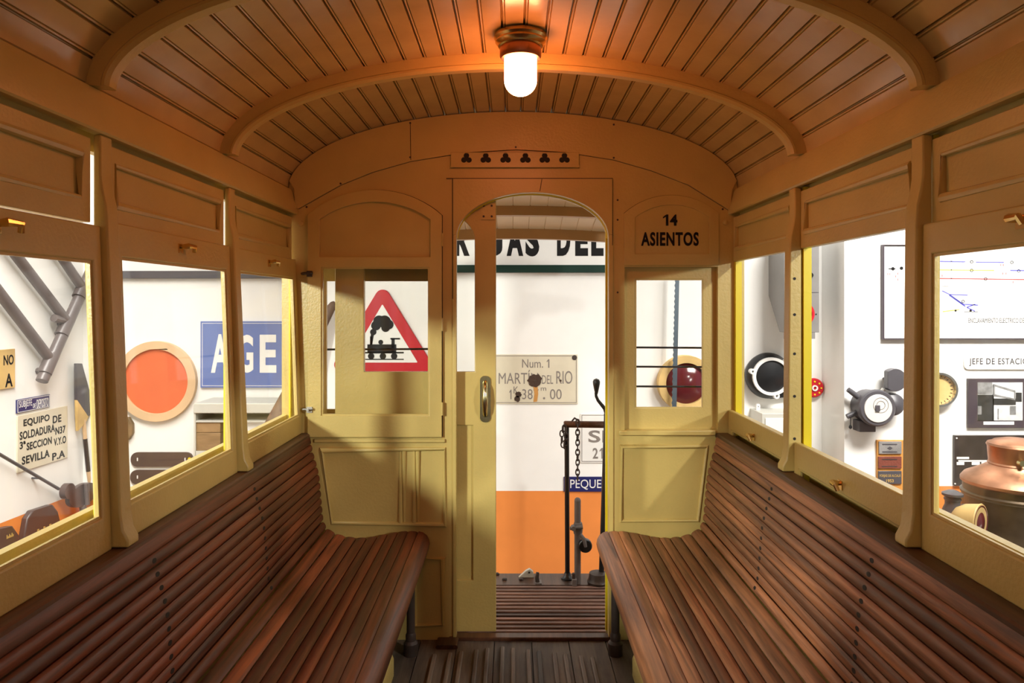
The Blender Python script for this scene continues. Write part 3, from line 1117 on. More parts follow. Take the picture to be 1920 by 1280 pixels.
# brake crank
Yk = 3.66
xk = PX(1133, Yk)
crank = empty('brake_crank', (PX(1127, Yk), Yk, ZP), 'tall black iron brake crank with a bulb handle at the right door edge', 'brake crank')
mb = MB(); mb.tube([(PX(1127, Yk), Yk, ZP), (PX(1137, Yk), Yk, PZ(790, Yk)), (PX(1137, Yk), Yk, PZ(775, Yk))], .0135, 12); mb.build('shaft', M_black, crank)
mb = MB(); mb.tube([(PX(1137, Yk), Yk, PZ(777, Yk)), (PX(1134, Yk), Yk, PZ(766, Yk)), (PX(1121, Yk), Yk - .005, PZ(750, Yk)), (PX(1117.5, Yk), Yk - .006, PZ(742, Yk)), (PX(1117, Yk), Yk - .006, PZ(735, Yk))], [.010, .0095, .008, .0075, .0075], 10); mb.build('arm', M_black, crank)
mb = MB(); mb.lathe([(.007, PZ(738, Yk)), (.012, PZ(730, Yk)), (.0175, PZ(720, Yk)), (.0185, PZ(715, Yk)), (.014, PZ(711, Yk)), (.002, PZ(709, Yk))], (PX(1118, Yk), Yk - .006, 0), 'z', 20); mb.build('knob', M_black, crank)
mb = MB(); mb.lathe([(.055, 0), (.058, .012), (.052, .02), (.050, .03), (.046, .052), (.02, .06)], (PX(1122, Yk), Yk, ZP), 'z', 24); mb.build('base_disc', M_iron, crank)

# grey column with ratchet
Yc = 3.66
xc = PX(1083, Yc)
colm = empty('brake_column', (xc, Yc, ZP), 'short grey iron column with a round topped head and ratchet lever on the platform', 'brake column')
mb = MB()
mb.tube([(xc, Yc, ZP), (xc, Yc, PZ(938, Yc))], .0165, 16)
mb.lathe([(.0165, 0), (.014, .009), (.008, .014), (.001, .016)], (xc, Yc, PZ(938, Yc)), 'z', 16)
mb.build('column', M_greyiron, colm)
mb = MB()
mb.lathe([(.022, PZ(1000, Yc)), (.024, PZ(995, Yc)), (.024, PZ(984, Yc)), (.020, PZ(979, Yc))], (xc + .002, Yc, 0), 'z', 16)
mb.tube([(PX(1068, Yc), Yc - .02, PZ(988, Yc)), (PX(1092, Yc), Yc - .026, PZ(985, Yc))], .009, 10)
mb.lathe([(.012, -.045), (.012, -.01)], (PX(1074, Yc), Yc, PZ(986, Yc)), 'y', 12)
mb.build('clamp', M_greyiron, colm)
mb = MB(); mb.lathe([(.030, -.05), (.034, -.045), (.034, -.022), (.030, -.017)], (PX(1096, Yc), Yc, PZ(1018, Yc)), 'y', 24); mb.build('wheel', M_black, colm)
mb = MB(); mb.tube([(PX(1086, Yc), Yc - .05, PZ(996, Yc)), (PX(1093, Yc), Yc - .056, PZ(1004, Yc)), (PX(1096, Yc), Yc - .056, PZ(1018, Yc))], [.010, .010, .008], 10); mb.build('lever', M_greyiron, colm)
# pedal and floor bits
def bit(px, py, label, mat, kind):
    y = 3.655
    z = ZP
    x = PX(px, y)
    root = empty(kind, (x, y, z), label, 'platform fitting')
    return root, x, y, z
r_, x, y, z = bit(1076, 1085, 'small upright iron pin with a rounded head on the platform before the grey column', M_iron, 'foot_pin')
y = 3.635
mb = MB(); mb.box(x - .012, x + .012, y - .02, y + .006, z, z + .035); mb.build('socket', M_greyiron, r_, bevel=.003)
mb = MB(); mb.tube([(x - .003, y - .006, z + .03), (x - .003, y - .006, z + .062)], .0085, 10); mb.build('pin', M_iron, r_)
r_, x, y, z = bit(1008, 1085, 'bent iron floor stop on the platform edge below the orange wall', M_greyiron, 'floor_stop')
mb = MB(); mb.box(x - .012, x + .02, y - .02, y + .03, z, z + .008); mb.build('foot', M_greyiron, r_)
mb = MB(); mb.tube([(x, y, z + .004), (x - .004, y, z + .03), (x + .001, y + .005, z + .055)], [.011, .010, .008], 8); mb.build('lug', M_iron, r_)
r_, x, y, z = bit(990, 1075, 'pale grey metal wedge lying on the platform edge', M_greyiron, 'metal_wedge')
y = 3.74
x = PX(990, y)
mb = MB(); mb.prism([(x - .05, z), (x + .03, z), (x + .028, z + .03), (x + .008, z + .045), (x - .012, z + .035)], y - .01, y + .012); mb.build('wedge', M_shelfgrey, r_, bevel=.003)
mb = MB(); mb.lathe([(.005, -.014), (.005, -.009)], (x + .006, y, z + .028), 'y', 12); mb.build('rivet', M_dark, r_)
bolts = {946: 'leftmost dark bolt head on the platform planks beyond the doorway', 977: 'dark bolt head on the platform planks just left of the metal wedge', 932: 'dark bolt head on the platform edge right beside the door leaf'}
for px, lab in bolts.items():
    y = 3.70 if px != 932 else 3.77
    m = MB(); m.lathe([(.012, 0), (.012, .007), (.008, .011), (.001, .012)], (PX(px, y), y, ZP), 'z', 6)
    tag(m.build('bolt', M_iron), lab, 'bolt', 'bolts on the platform')

# ------------------------------------------------------------------ signs on the end wall
def panel(name, fr, box, label, cat, mat, t=.012, border=None, bw=.008, inset=.012, rad=0, group=None):
    u0, v0, u1, v1 = fr.rect(*box)
    y = fr.y
    root = empty(name, fr.world((u0 + u1) / 2, y, v0), label, cat, group)
    mb = MB(fr.M)
    if rad: mb.prism(rrect(u0, v0, u1, v1, rad), y - t, y)
    else: mb.box(u0, u1, y - t, y, v0, v1)
    mb.build('plate', mat, root, bevel=.002 if not rad else 0)
    if border:
        mb = MB(fr.M)
        a, b = inset, inset + bw
        mb.plate([rect(u0 + a, v0 + a, u1 - a, v1 - a), rect(u0 + b, v0 + b, u1 - b, v1 - b)], y - t - .001, y - t + .0005)
        mb.build('border', border, root)
    return root, y - t


def letters(fr, root, y, mat, lines, bold=.0, spacing=1.0, name='lettering'):
    for s, bx in lines:
        mb = MB(fr.M)
        if s == '1': mb.plate([one_shape(fr.rect(*bx))], y - .0014, y + .0004)
        else: mb.text(s, fr.rect(*bx), y, .0016, bold, spacing)
        mb.build(name, mat, root)


# station board over everything
r_, y = panel('station_board', BW, (640, 395, 1345, 511), 'long white board with big black letters JAS DEL and dark green lower edge', 'sign', M_whiteenamel, .02)
letters(BW, r_, y, M_ink, [('R', (853, 422, 881, 480)), ('J', (916, 422, 942, 480)), ('A', (950, 422, 981, 480)), ('S', (985, 421, 1011, 481)), ('D', (1044, 422, 1069, 480)), ('E', (1078, 422, 1102, 480)), ('L', (1108, 422, 1131, 480))], .055)
u0, v0, u1, v1 = BW.rect(640, 497, 1345, 511)
MB().box(u0, u1, YB - .03, YB - .001, v0, v1).build('lower_edge', M_green, r_)
# dark rail in the left windows
r_, y = panel('wall_rail', BW, (180, 508, 600, 522), 'dark grey horizontal rail high on the end wall above the red disc', 'rail', M_darkgrey, .03)

# kilometre plate
r_, y = panel('distance_plate', BW, (922, 664, 1083, 757), 'cream enamel plate Num. 1 Martin del Rio with rust spots', 'sign', M_enamel, .008, M_greyink, .004, .008)
letters(BW, r_, y, M_greyink, [('Num.', (979, 673, 1018, 689)), ('1', (1025, 673, 1030, 689)), ('MARTÍN', (935, 693, 1009, 719)), ('DEL', (1016, 703, 1037, 719)), ('RIO', (1043, 695, 1073, 719)), ('1', (955, 730, 959, 748)), ('K', (963, 724, 972, 737)), ('387', (979, 729, 1010, 748)), ('m', (1014, 726, 1024, 732)), ('.', (1018, 744, 1022, 748)), ('00', (1031, 729, 1053, 748))], .0)
mb = MB()
def blob(cx, cy, r, n=18, am=.18, seed=1):
    rnd = random.Random(seed)
    c = BW.conv(cx, cy); k = YB / F
    return [(c[0] + r * k * (1 + rnd.uniform(-am, am)) * math.cos(2 * math.pi * i / n), c[1] + r * k * (1 + rnd.uniform(-am, am)) * math.sin(2 * math.pi * i / n)) for i in range(n)]
for cx, cy, r, sd in ((1003, 713, 13, 1), (972, 739, 5.5, 2), (970, 747, 5.5, 3), (1051, 713, 2, 4)):
    MB().prism(blob(cx, cy, r, seed=sd), y - .0035, y).build('rust_spot', M_rust, r_)
mb = MB(); mb.prism(PP([(1000, 724), (1008, 724), (1009, 738), (1007, 752), (1000, 753), (1002, 738)], YB), y - .0022, y); mb.build('rust_streak', M_ruststain, r_)
mb = MB(); mb.lathe([(.004, -.006), (.004, .0)], (PX(1003, YB), y, PZ(713, YB)), 'y', 8); mb.build('nail', M_iron, r_); mb = MB(); mb.lathe([(.016, -.005), (.018, 0)], (PX(1077, YB), y, PZ(670, YB)), 'y', 10); mb.build('nail', M_iron, r_)
# second plate
r_, y = panel('distance_plate', BW, (1088, 775, 1190, 867), 'white enamel plate with the letters SE and 21 behind the platform rail', 'sign', M_whiteenamel, .008, M_greyink, .004, .008)
letters(BW, r_, y, M_greyink, [('SE', (1103, 806, 1152, 829)), ('2', (1111, 839, 1121, 859)), ('1', (1124, 839, 1130, 859))], .02)
# small navy plate
r_, y = panel('name_plate', BW, (1057, 893, 1180, 921), 'narrow navy enamel plate lettered PEQUE in white behind the black posts', 'sign', M_navy, .010)
letters(BW, r_, y, M_whiteenamel, [('PEQUE', (1069, 898, 1127, 917))], .0)
# AGEN sign
r_, y = panel('name_sign', BW, (378, 602, 606, 726), 'large blue enamel sign with big white letters AGE seen through the left windows', 'sign', M_blue, .02, M_whiteenamel, .003, .012)
letters(BW, r_, y, M_whiteenamel, [('A', (398, 626, 432, 698)), ('G', (447, 627, 477, 698)), ('E', (489, 627, 520, 698)), ('N', (531, 627, 564, 698))], .03)
# round red signal board
c = BW.conv(296, 714); k = YB / F
r_ = empty('signal_disc', (c[0], YB, c[1] - 76 * k), 'large round orange red disc in a pale wooden ring seen through the left windows', 'signal disc')
mb = MB(); mb.plate([circle(c[0], c[1], 75 * k, 64), circle(c[0], c[1], 60 * k, 64)], YB - .035, YB + .001); mb.build('ring', M_palewood, r_, bevel=.006)
mb = MB(); mb.lathe([(61 * k, -.018), (61 * k, .0)], (c[0], YB, c[1]), 'y', 64); mb.build('face', M_signal, r_)
# warning triangle
def rtri(pts, rad, n=6):
    pts = [Vector(p) for p in pts]
    out = []
    for i in range(3):
        p, a, b = pts[i], pts[i - 1], pts[(i + 1) % 3]
        da, db = (a - p).normalized(), (b - p).normalized()
        half = math.acos(da.dot(db)) / 2
        d = rad / math.tan(half)
        cc = p + (da + db).normalized() * (rad / math.sin(half))
        s0, s1 = p + da * d - cc, p + db * d - cc
        a0, a1 = math.atan2(s0.y, s0.x), math.atan2(s1.y, s1.x)
        while a1 - a0 > math.pi: a1 -= 2 * math.pi
        while a1 - a0 < -math.pi: a1 += 2 * math.pi
        for j in range(n + 1):
            t = a0 + (a1 - a0) * j / n
            out.append((cc.x + rad * math.cos(t), cc.y + rad * math.sin(t)))
    return out
T = PP([(718, 530), (820, 697), (617, 697)], YB)
TI = PP([(718, 570), (784, 679), (654, 679)], YB)
r_ = empty('warning_sign', (PX(718, YB), YB, PZ(697, YB)), 'triangular white sign with red rim and black steam engine behind the left end window', 'sign')
mb = MB(); mb.prism(rtri(T, .05), YB - .02, YB + .001); mb.build('plate', M_red, r_, bevel=.004)
mb = MB(); mb.prism(rtri(TI, .004), YB - .0212, YB - .0195); mb.build('field', M_whiteenamel, r_)
mb = MB(); ye = YB - .0212
def sil(poly): mb.plate([PP(poly, YB)], ye - .0016, ye + .0004)
def sbox(a, b, c_, d): sil([(a, d), (c_, d), (c_, b), (a, b)])
sbox(690, 645, 744, 661); sbox(735, 633, 741, 661); sbox(733, 633, 751, 636); sbox(686, 659, 758, 662)
sbox(686, 672, 758, 674); sbox(695, 630, 699, 646)
for cx in (697, 719, 740): mb.plate([circle(*BW.conv(cx, 667), 6 * k, 18)], ye - .0017, ye + .0003)
mb.plate([circle(*BW.conv(715, 641), 4.5 * k, 16)], ye - .0018, ye + .0003)
for cx, cy, rr in ((701, 622, 6), (706, 610, 9), (712, 602, 11), (722, 603, 12), (730, 608, 9), (724, 614, 8)):
    mb.plate([circle(*BW.conv(cx, cy), rr * k, 20)], ye - .0016 - rr * .00002, ye + .0003)
sil([(695, 646), (699, 646), (703, 622), (697, 620)])
mb.build('engine_emblem', M_ink, r_)
# long wooden paddle leaning
Yt, Yb_ = 4.86, 4.50
def pole_at(f):
    px, py = 625 - 113 * f, 568 + 232 * f
    y = Yt + (Yb_ - Yt) * f
    return Vector((PX(px, y), y, PZ(py, y)))
pd = (pole_at(1) - pole_at(0)).normalized()
pv = Vector((-pd.z, 0, pd.x)).normalized()
pn = pd.cross(pv).normalized()
rings = []
for s_, wd, th in ((-.012, .006, .006), (0, .020, .012), (.03, .030, .014), (.25, .034, .015), (.6, .045, .016), (.95, .062, .016), (2.05, .07, .016)):
    c_ = pole_at(0) + pd * s_
    rings.append([c_ + pv * (wd * math.cos(q * math.pi / 6)) + pn * (th * math.sin(q * math.pi / 6)) for q in range(12)])
mb = MB(); mb.rings(rings)
o = mb.build('wooden_paddle', M_brownwood, smooth=60)
tag(o, 'tapering brown wooden paddle leaning against the end wall beside the blue sign', 'paddle')
# shelf unit with crate
u0, v0, u1, v1 = BW.rect(362, 753, 560, 960)
sh = empty('shelf_unit', ((u0 + u1) / 2, YB - .18, ZG), 'pale grey open shelf unit standing below the blue sign', 'shelf')
mb = MB(); z1_, z2_ = PZ(755, 4.6), PZ(774, 4.6)
sx0, sx1 = PX(362, 4.58), PX(548, 4.58)
mb.box(sx0, sx1, 4.58, 4.88, z2_, z1_); mb.build('top_box', M_shelfgrey, sh, bevel=.006)
mb = MB()
mb.box(sx0, sx0 + .012, 4.59, 4.87, ZG, z2_); mb.box(sx1 - .012, sx1, 4.59, 4.87, ZG, z2_); mb.build('side', M_shelfgrey, sh)
mb = MB(); mb.box(sx0 + .010, sx1 - .010, 4.59, 4.87, PZ(791, 4.6), PZ(788, 4.6)); mb.build('shelf_board', M_shelfgrey, sh)
mb = MB(); zs = PZ(846, 4.58); mb.box(sx0 + .010, sx1 - .010, 4.59, 4.87, zs - .16, zs); mb.build('shelf_board', M_shelfgrey, sh)
mb = MB(); mb.box(sx0 + .008, sx1 - .008, 4.87, 4.88, ZG, z2_); mb.build('back', M_whiteenamel, sh)
mb = MB(); mb.prism(rrect(PX(457, 4.62), zs + .0005, PX(540, 4.62), PZ(789, 4.62), .02), 4.62, 4.85)
tag(mb.build('storage_bin', M_whiteenamel), 'white rounded bin on the grey shelf unit', 'box')
cr = empty('wooden_crate', (PX(390, 4.6), 4.72, zs), 'small brown wooden crate on the grey shelf unit', 'crate')
cx0, cx1 = PX(366, 4.6), PX(413, 4.6)
zm = PZ(811, 4.6); zt_ = PZ(792, 4.6)
mb = MB(); mb.box(cx0, cx1, 4.60, 4.84, zs + .0005, zm - .001); mb.build('body', M_crate, cr, bevel=.003)
mb = MB(); mb.box(cx0, cx1, 4.60, 4.84, zm + .001, zt_); mb.build('lid', M_crate, cr, bevel=.003)
# dark plates
for box, lab in (((247, 847, 363, 874), 'upper of two long dark rounded number plates below the red disc'), ((246, 880, 362, 907), 'lower of two long dark rounded number plates below the red disc')):
    r_, y = panel('number_plate', BW, box, lab, 'plate', M_leather, .015, rad=.045, group='dark number plates on the end wall')
    for px in (260, 349):
        MB().box(PX(px - 1, YB), PX(px + 1, YB), y - .002, y + .0005, PZ(box[1] + 16, YB), PZ(box[1] + 10, YB)).build('slot', M_whiteenamel, r_)
    mb = MB(); mb.lathe([(3.2 * k, -.003), (3.2 * k, .0)], (PX(357.5, YB), y, PZ(box[1] + 12.5, YB)), 'y', 16)
    mb.build('yellow_dot', M_yellow, r_)
mb = MB(); c = BW.conv(240, 802)
mb.plate([[(c[0] + 13.5 * k * math.cos(R(a)), c[1] + 23 * k * math.sin(R(a))) for a in range(22, 382, 45)]], YB - .03, YB + .001)
tag(mb.build('wall_plaque', M_crate, bevel=.004), 'small ochre eight sided plaque half hidden below the red disc', 'plaque')

# red lens disc and saw behind the right end window
c = BW.conv(1283, 717)
r_ = empty('signal_lens', (c[0], YB, c[1] - 53 * k), 'round dark red lens in an ochre ring behind the right end window', 'signal lens')
mb = MB(); mb.plate([circle(c[0], c[1], 52 * k, 56), circle(c[0], c[1], 38 * k, 56)], YB - .07, YB + .001); mb.build('ring', M_ochre, r_, bevel=.01)
mb = MB(); mb.lathe([(.001, -.085), (.05, -.080), (.09, -.065), (39 * k, -.035), (39 * k, .0)], (c[0] + 3 * k, YB, c[1]), 'y', 48); mb.build('lens', M_darkred, r_)
mb = MB(); ys = YB - .12
bl = [(1267, 500), (1274, 500), (1268, 775), (1260, 775)]
teeth = []
for i in range(56):
    f = i / 55
    teeth.append((1267 - 7 * f - (1.6 if i % 2 else 0), 500 + 275 * f))
mb.plate([PP([(1274, 500), (1268, 775)] + list(reversed(teeth)), ys)], ys - .004, ys)
o = mb.build('saw_blade', M_sawblade)
tag(o, 'long narrow blue grey saw blade upright before the dark red lens', 'saw')
# signal box
r_ = empty('signal_box', (PX(1497, 4.75), 4.72, PZ(640, 4.7)), 'tall grey metal cabinet with tapered foot and red rimmed lens high on the wall', 'signal box')
Ysb = 4.62
mb = MB()
sid = 4.9
a0, a1 = 1470, 1536
zt_, zk, zf = PZ(440, Ysb), PZ(553, Ysb), PZ(623, Ysb)
x0, x1 = PX(a0, Ysb), PX(a1, Ysb)
# body: front face, and side face that tapers back to the wall
v = [(x0, Ysb, zf), (x1, Ysb, zf), (x1, Ysb, zt_), (x0, Ysb, zt_), (x0 - .0, YB, zf + .0), (x1, YB, zf), (x1, YB, zt_), (x0, YB, zt_)]
poly = [(Ysb, zf), (Ysb, zt_), (YB + .001, zt_), (YB + .001, zk), (4.70, zf)]
vs = [(x0, a, b) for a, b in poly] + [(x1, a, b) for a, b in poly]
mb.add(vs, [(0, 1, 2, 3, 4), (9, 8, 7, 6, 5)] + [(j, j + 5, (j + 1) % 5 + 5, (j + 1) % 5) for j in range(5)])
mb.build('housing', M_greybox, r_, bevel=.003)
mb = MB(); mb.box(x0 + .005, x1 - .005, Ysb - .0015, Ysb + .001, PZ(548.5, Ysb), PZ(547.5, Ysb)); mb.build('seam', M_darkgrey, r_)
xl, zl = PX(1503, Ysb), PZ(588, Ysb)
mb = MB(); mb.plate([circle(xl, zl, .076, 40), circle(xl, zl, .060, 40)], Ysb - .02, Ysb + .001); rim = mb.build('lens_rim', M_red, r_)
mb = MB(); mb.lathe([(.061, -.006), (.061, .0)], (xl, Ysb, zl), 'y', 32); mb.build('lens', M_darkred, rim)
for px in (1475, 1525):
    mb = MB(); mb.box(PX(px - 3.5, Ysb), PX(px + 3.5, Ysb), Ysb + .002, Ysb + .02, PZ(635, Ysb), PZ(618, Ysb)); mb.build('foot_lug', M_greybox, r_)
for px, py in ((1475, 589), (1530, 589)): MB().lathe([(.005, -.002), (.005, 0)], (PX(px, Ysb), Ysb, PZ(py, Ysb)), 'y', 10).build('bolt', M_black, r_)
mb = MB()
mb.lathe([(.017, -.012), (.017, 0)], (PX(1519, Ysb), Ysb, PZ(516, Ysb)), 'y', 16)
mb.build('bolt', M_black, r_)
# ring lamp
c = BW.conv(1437, 703); 
r_ = empty('headlamp', (c[0], YB, c[1] - 43 * k), 'round black headlamp with a white three lugged ring on the wall behind the open window', 'headlamp')
mb = MB()
mb.lathe([(.13, -.075), (42 * k, -.05), (43 * k, -.03), (41 * k, .001)], (c[0], YB, c[1]), 'y', 48)
mb.prism(PP([(1440, 665), (1470, 672), (1490, 685), (1500, 687), (1500, 730), (1485, 741), (1440, 746)], YB), YB - .045, YB + .001)
mb.build('body', M_black, r_)
mb = MB(); mb.plate([circle(c[0] + 1 * k, c[1], 35 * k, 48), circle(c[0] + 1 * k, c[1], 29.5 * k, 48)], YB - .10, YB - .06)
for px, py in ((1464, 677), (1403, 694), (1447, 739)):
    q = BW.conv(px, py); mb.plate([circle(*q, 5.2 * k, 16), circle(*q, 2 * k, 10)], YB - .098, YB - .045)
mb.build('ring', M_whiteenamel, r_, bevel=.003)
mb = MB(); mb.lathe([(.001, -.105), (.05, -.10), (29.6 * k, -.085), (29.6 * k, -.06)], (c[0] + 1 * k, YB, c[1]), 'y', 40); mb.build('glass', M_black, r_)
# red wheel
c = BW.conv(1523, 726)
r_ = empty('valve_wheel', (c[0], YB, c[1] - 18 * k), 'small red hand wheel with yellow dots beside the black headlamp', 'wheel')
mb = MB(); mb.lathe([(16 * k, -.04), (18 * k, -.03), (18 * k, -.015), (10 * k, -.012), (8 * k, .001)], (c[0], YB, c[1]), 'y', 32); mb.build('disc', M_red, r_)
mb = MB()
for i in range(8):
    a = i * math.pi / 4
    mb.lathe([(1.6 * k, -.044), (1.6 * k, -.036)], (c[0] + 12 * k * math.cos(a), YB, c[1] + 12 * k * math.sin(a)), 'y', 10)
mb.build('yellow_dot', M_yellow, r_)
mb = MB(); mb.plate([circle(*c, 5.5 * k, 20), circle(*c, 3 * k, 16)], YB - .048, YB - .038); mb.build('hub_ring', M_whiteenamel, r_)
# white cabinet
r_ = empty('wall_cabinet', (PX(1450, 4.7), 4.8, PZ(868, 4.7)), 'white metal cabinet below the black headlamp', 'cabinet')
x0, x1, z0, z1 = PX(1429, 4.66), PX(1520, 4.66), PZ(880, 4.66), PZ(775, 4.66)
mb = MB(); mb.box(x0, x1, 4.66, YB + .001, z0, z1); mb.build('body', M_shelfgrey, r_, bevel=.004)
mb = MB(); mb.box(x0 + .02, x1 - .02, 4.652, 4.661, z0 + .02, z1 - .03); mb.build('door', M_whiteenamel, r_, bevel=.003)
mb = MB(); q = PX(1424, 4.8), PZ(765, 4.8)
mb.plate([rrect(q[0] - .012, z1 - .01, q[0] + .012, z1 + .04, .010), circle(q[0], z1 + .022, .005, 10)], 4.82, 4.835); mb.build('hanging_lug', M_whiteenamel, r_)

# ------------------------------------------------------------------ things on the map wall
km = YM / F
# bell telephone
c = MW.conv(1624, 759)
r_ = empty('gong_telephone', (c[0], YM, PZ(805, YM)), 'dark grey round dial device with two bell gongs on the white wall', 'signal bell')
mb = MB(); mb.lathe([(31 * km, -.15), (33.5 * km, -.14), (33.5 * km, -.115), (30 * km, -.11), (30 * km, .001)], (c[0], YM, c[1]), 'y', 40); mb.build('housing', M_darkgrey, r_)
mb = MB(); mb.lathe([(25 * km, -.156), (25.5 * km, -.149)], (c[0], YM, c[1]), 'y', 40); dl = mb.build('dial', M_silvergrey, r_)
mb = MB()
for rr in (8, 14): mb.plate([circle(c[0] + .015, c[1] + .02, rr * km, 24), circle(c[0] + .015, c[1] + .02, (rr - .8) * km, 24)], YM - .1575, YM - .155)
mb.build('scale', M_greyink, dl)
mb = MB(); mb.box(c[0] - 6 * km, c[0] + 2 * km, YM - .165, YM - .155, c[1] - 5 * km, c[1] + 6 * km); mb.build('pointer', M_darkgrey, dl, bevel=.002)
mb = MB(); mb.box(PX(1599, YM), PX(1629, YM), YM - .09, YM + .001, PZ(805, YM), PZ(785, YM)); mb.build('terminal_box', M_darkgrey, r_, bevel=.003)
for px, py, cut in ((1662, 709, True), (1663, 755, False)):
    q = MW.conv(px, py)
    if cut:
        pts = [(q[0] + 21 * km * math.cos(R(a)), q[1] + 21 * km * math.sin(R(a))) for a in range(-132, 133, 8)]
        mb = MB(); mb.prism(pts, YM - .11, YM - .06)
    else:
        mb = MB(); mb.lathe([(.001, -.12), (.03, -.115), (20 * km, -.085), (21 * km, -.06), (21 * km, -.05)], (q[0], YM, q[1]), 'y', 36)
    mb.tube([(q[0], YM - .08, q[1]), (q[0] - .02, YM + .001, q[1])], .008, 8)
    mb.build('gong', M_darkgrey, r_, bevel=.004 if cut else 0)
mb = MB(); mb.tube([(c[0], YM - .06, c[1]), (*[PX(1582, YM)], YM - .06, PZ(728, YM))], [.022, .016], 12); mb.tube([(c[0], YM - .06, c[1]), (PX(1580, YM), YM - .06, PZ(778, YM))], [.022, .016], 12); mb.build('arm', M_darkgrey, r_)
mb = MB(); mb.tube([(c[0], YM - .06, c[1]), (PX(1648, YM), YM - .06, PZ(727, YM))], .014, 10); mb.build('striker', M_chrome, r_)
mb = MB(); mb.tube([(PX(1587, YM), YM - .06, PZ(772, YM)), (PX(1587, YM), YM - .055, PZ(795, YM))], .0025, 6); mb.lathe([(.002, -.015), (.010, -.008), (.010, .002), (.003, .012)], (PX(1587, YM), YM - .055, PZ(797, YM)), 'z', 10); mb.build('pull_cord', M_black, r_)
# track map
r_, y = panel('track_map', MW, (1653, 461, 2120, 634), 'large framed white track diagram with thin coloured lines', 'diagram', M_whiteenamel, .02)
mb = MB(); u0, v0, u1, v1 = MW.rect(1651, 459, 2122, 636)
mb.plate([rect(u0, v0, u1, v1), rect(u0 + .010, v0 + .006, u1 - .010, v1 - .005)], YM - .03, YM - .001); mb.build('frame', M_pframe, r_, label='thin dark plum frame')
def mline(m, pts, wpx=1.7):
    for (a, b), (c_, d) in zip(pts, pts[1:]):
        p, q = Vector(MW.conv(a, b)), Vector(MW.conv(c_, d))
        t = (q - p).normalized(); nn = Vector((-t.y, t.x)) * wpx * km / 2
        m.prism([tuple(p + nn), tuple(q + nn), tuple(q - nn), tuple(p - nn)], y - .0012, y + .0003)
mb = MB()
mline(mb, [(1752, 490), (1806, 491)]); mline(mb, [(1826, 491.5), (1878, 492)]); mline(mb, [(1890, 507), (1990, 508)])
mline(mb, [(1763, 545), (1777, 552), (1802, 570), (1830, 572)]); mline(mb, [(1777, 552), (1811, 553)], 1.6); mline(mb, [(1776, 553), (1806, 574)], 2.2); mline(mb, [(1809, 576), (1825, 570)]); mline(mb, [(1809, 576), (1824, 583)])
mb.build('blue_line', M_mapblue, r_)
mb = MB(); mline(mb, [(1752, 522), (1920, 524), (2000, 524)])
for px, py in ((1661, 514), (1665, 514), (1676, 518), (1680, 513), (1680, 524), (1763, 517), (1872, 497), (1877, 497), (1876, 513), (1882, 513), (1895, 529)): mb.box(PX(px - .6, YM), PX(px + .6, YM), y - .0012, y + .0003, PZ(py + 2, YM), PZ(py - 2, YM))
mb.build('red_line', M_mapred, r_)
mb = MB(); mline(mb, [(1752, 506), (1860, 507)]); mline(mb, [(1764, 584), (1795, 580)]); mb.build('yellow_line', M_mapyellow, r_)
mb = MB()
for px, py, rr in ((1671, 504, 3.2), (1687, 503, 3.2), (1697, 490, 3.2), (1788, 582, 2), (1816, 582, 2.2), (1780, 490, 1.2), (1780, 506, 1.2), (1780, 522, 1.2)):
    mb.plate([circle(*MW.conv(px, py), rr * km, 14)], y - .0015, y + .0002)
for px, py in ((1818, 491), (1818, 507), (1844, 523), (1906, 508), (1802, 565), (1893, 492)):
    mb.plate([circle(*MW.conv(px, py), 3 * km, 16), circle(*MW.conv(px, py), 2 * km, 14)], y - .0015, y + .0002)
mline(mb, [(1663, 504), (1676, 504)]); mline(mb, [(1694, 504), (1706, 504)], .8); mline(mb, [(1804, 584), (1830, 584)], .8); mline(mb, [(1763, 537), (1775, 537)], .8)
mb.build('symbols', M_ink, r_)
letters(MW, r_, y, M_darkgrey, [('ENCLAVAMIENTO ELECTRICO DE MORA', (1812, 596, 1938, 605))], 0)
# JEFE DE ESTACION lettering plate
r_, y = panel('name_plate', MW, (1806, 665, 1960, 692), 'narrow white plate lettered JEFE DE ESTACION above the framed photograph', 'sign', M_whiteenamel, .012, rad=.03)
letters(MW, r_, y, M_darkgrey, [('JEFE DE ESTACION', (1815, 671, 1935, 686))], .012, 1.15)
# dial clock
c = MW.conv(1754, 729)
r_ = empty('wall_gauge', (c[0], YM, c[1] - 34 * km), 'round pale dial with a grey rim half hidden behind the right window frame', 'gauge')
mb = MB(); mb.plate([circle(*c, 34 * km, 48, 32 * km), circle(*c, 30 * km, 48, 28 * km)], YM - .05, YM + .001); mb.build('rim', M_chrome, r_)
mb = MB(); mb.lathe([(30.2 * km, -.025), (30.2 * km, 0)], (c[0], YM, c[1]), 'y', 40); dl = mb.build('face', M_ochre, r_)
mb = MB()
for i in range(24):
    a = 2 * math.pi * i / 24
    p = (c[0] + 24 * km * math.cos(a), c[1] + 24 * km * math.sin(a)); q = (c[0] + 28 * km * math.cos(a), c[1] + 27 * km * math.sin(a))
    mb.tube([(p[0], YM - .026, p[1]), (q[0], YM - .026, q[1])], .002, 6)
mb.build('marks', M_ink, dl)
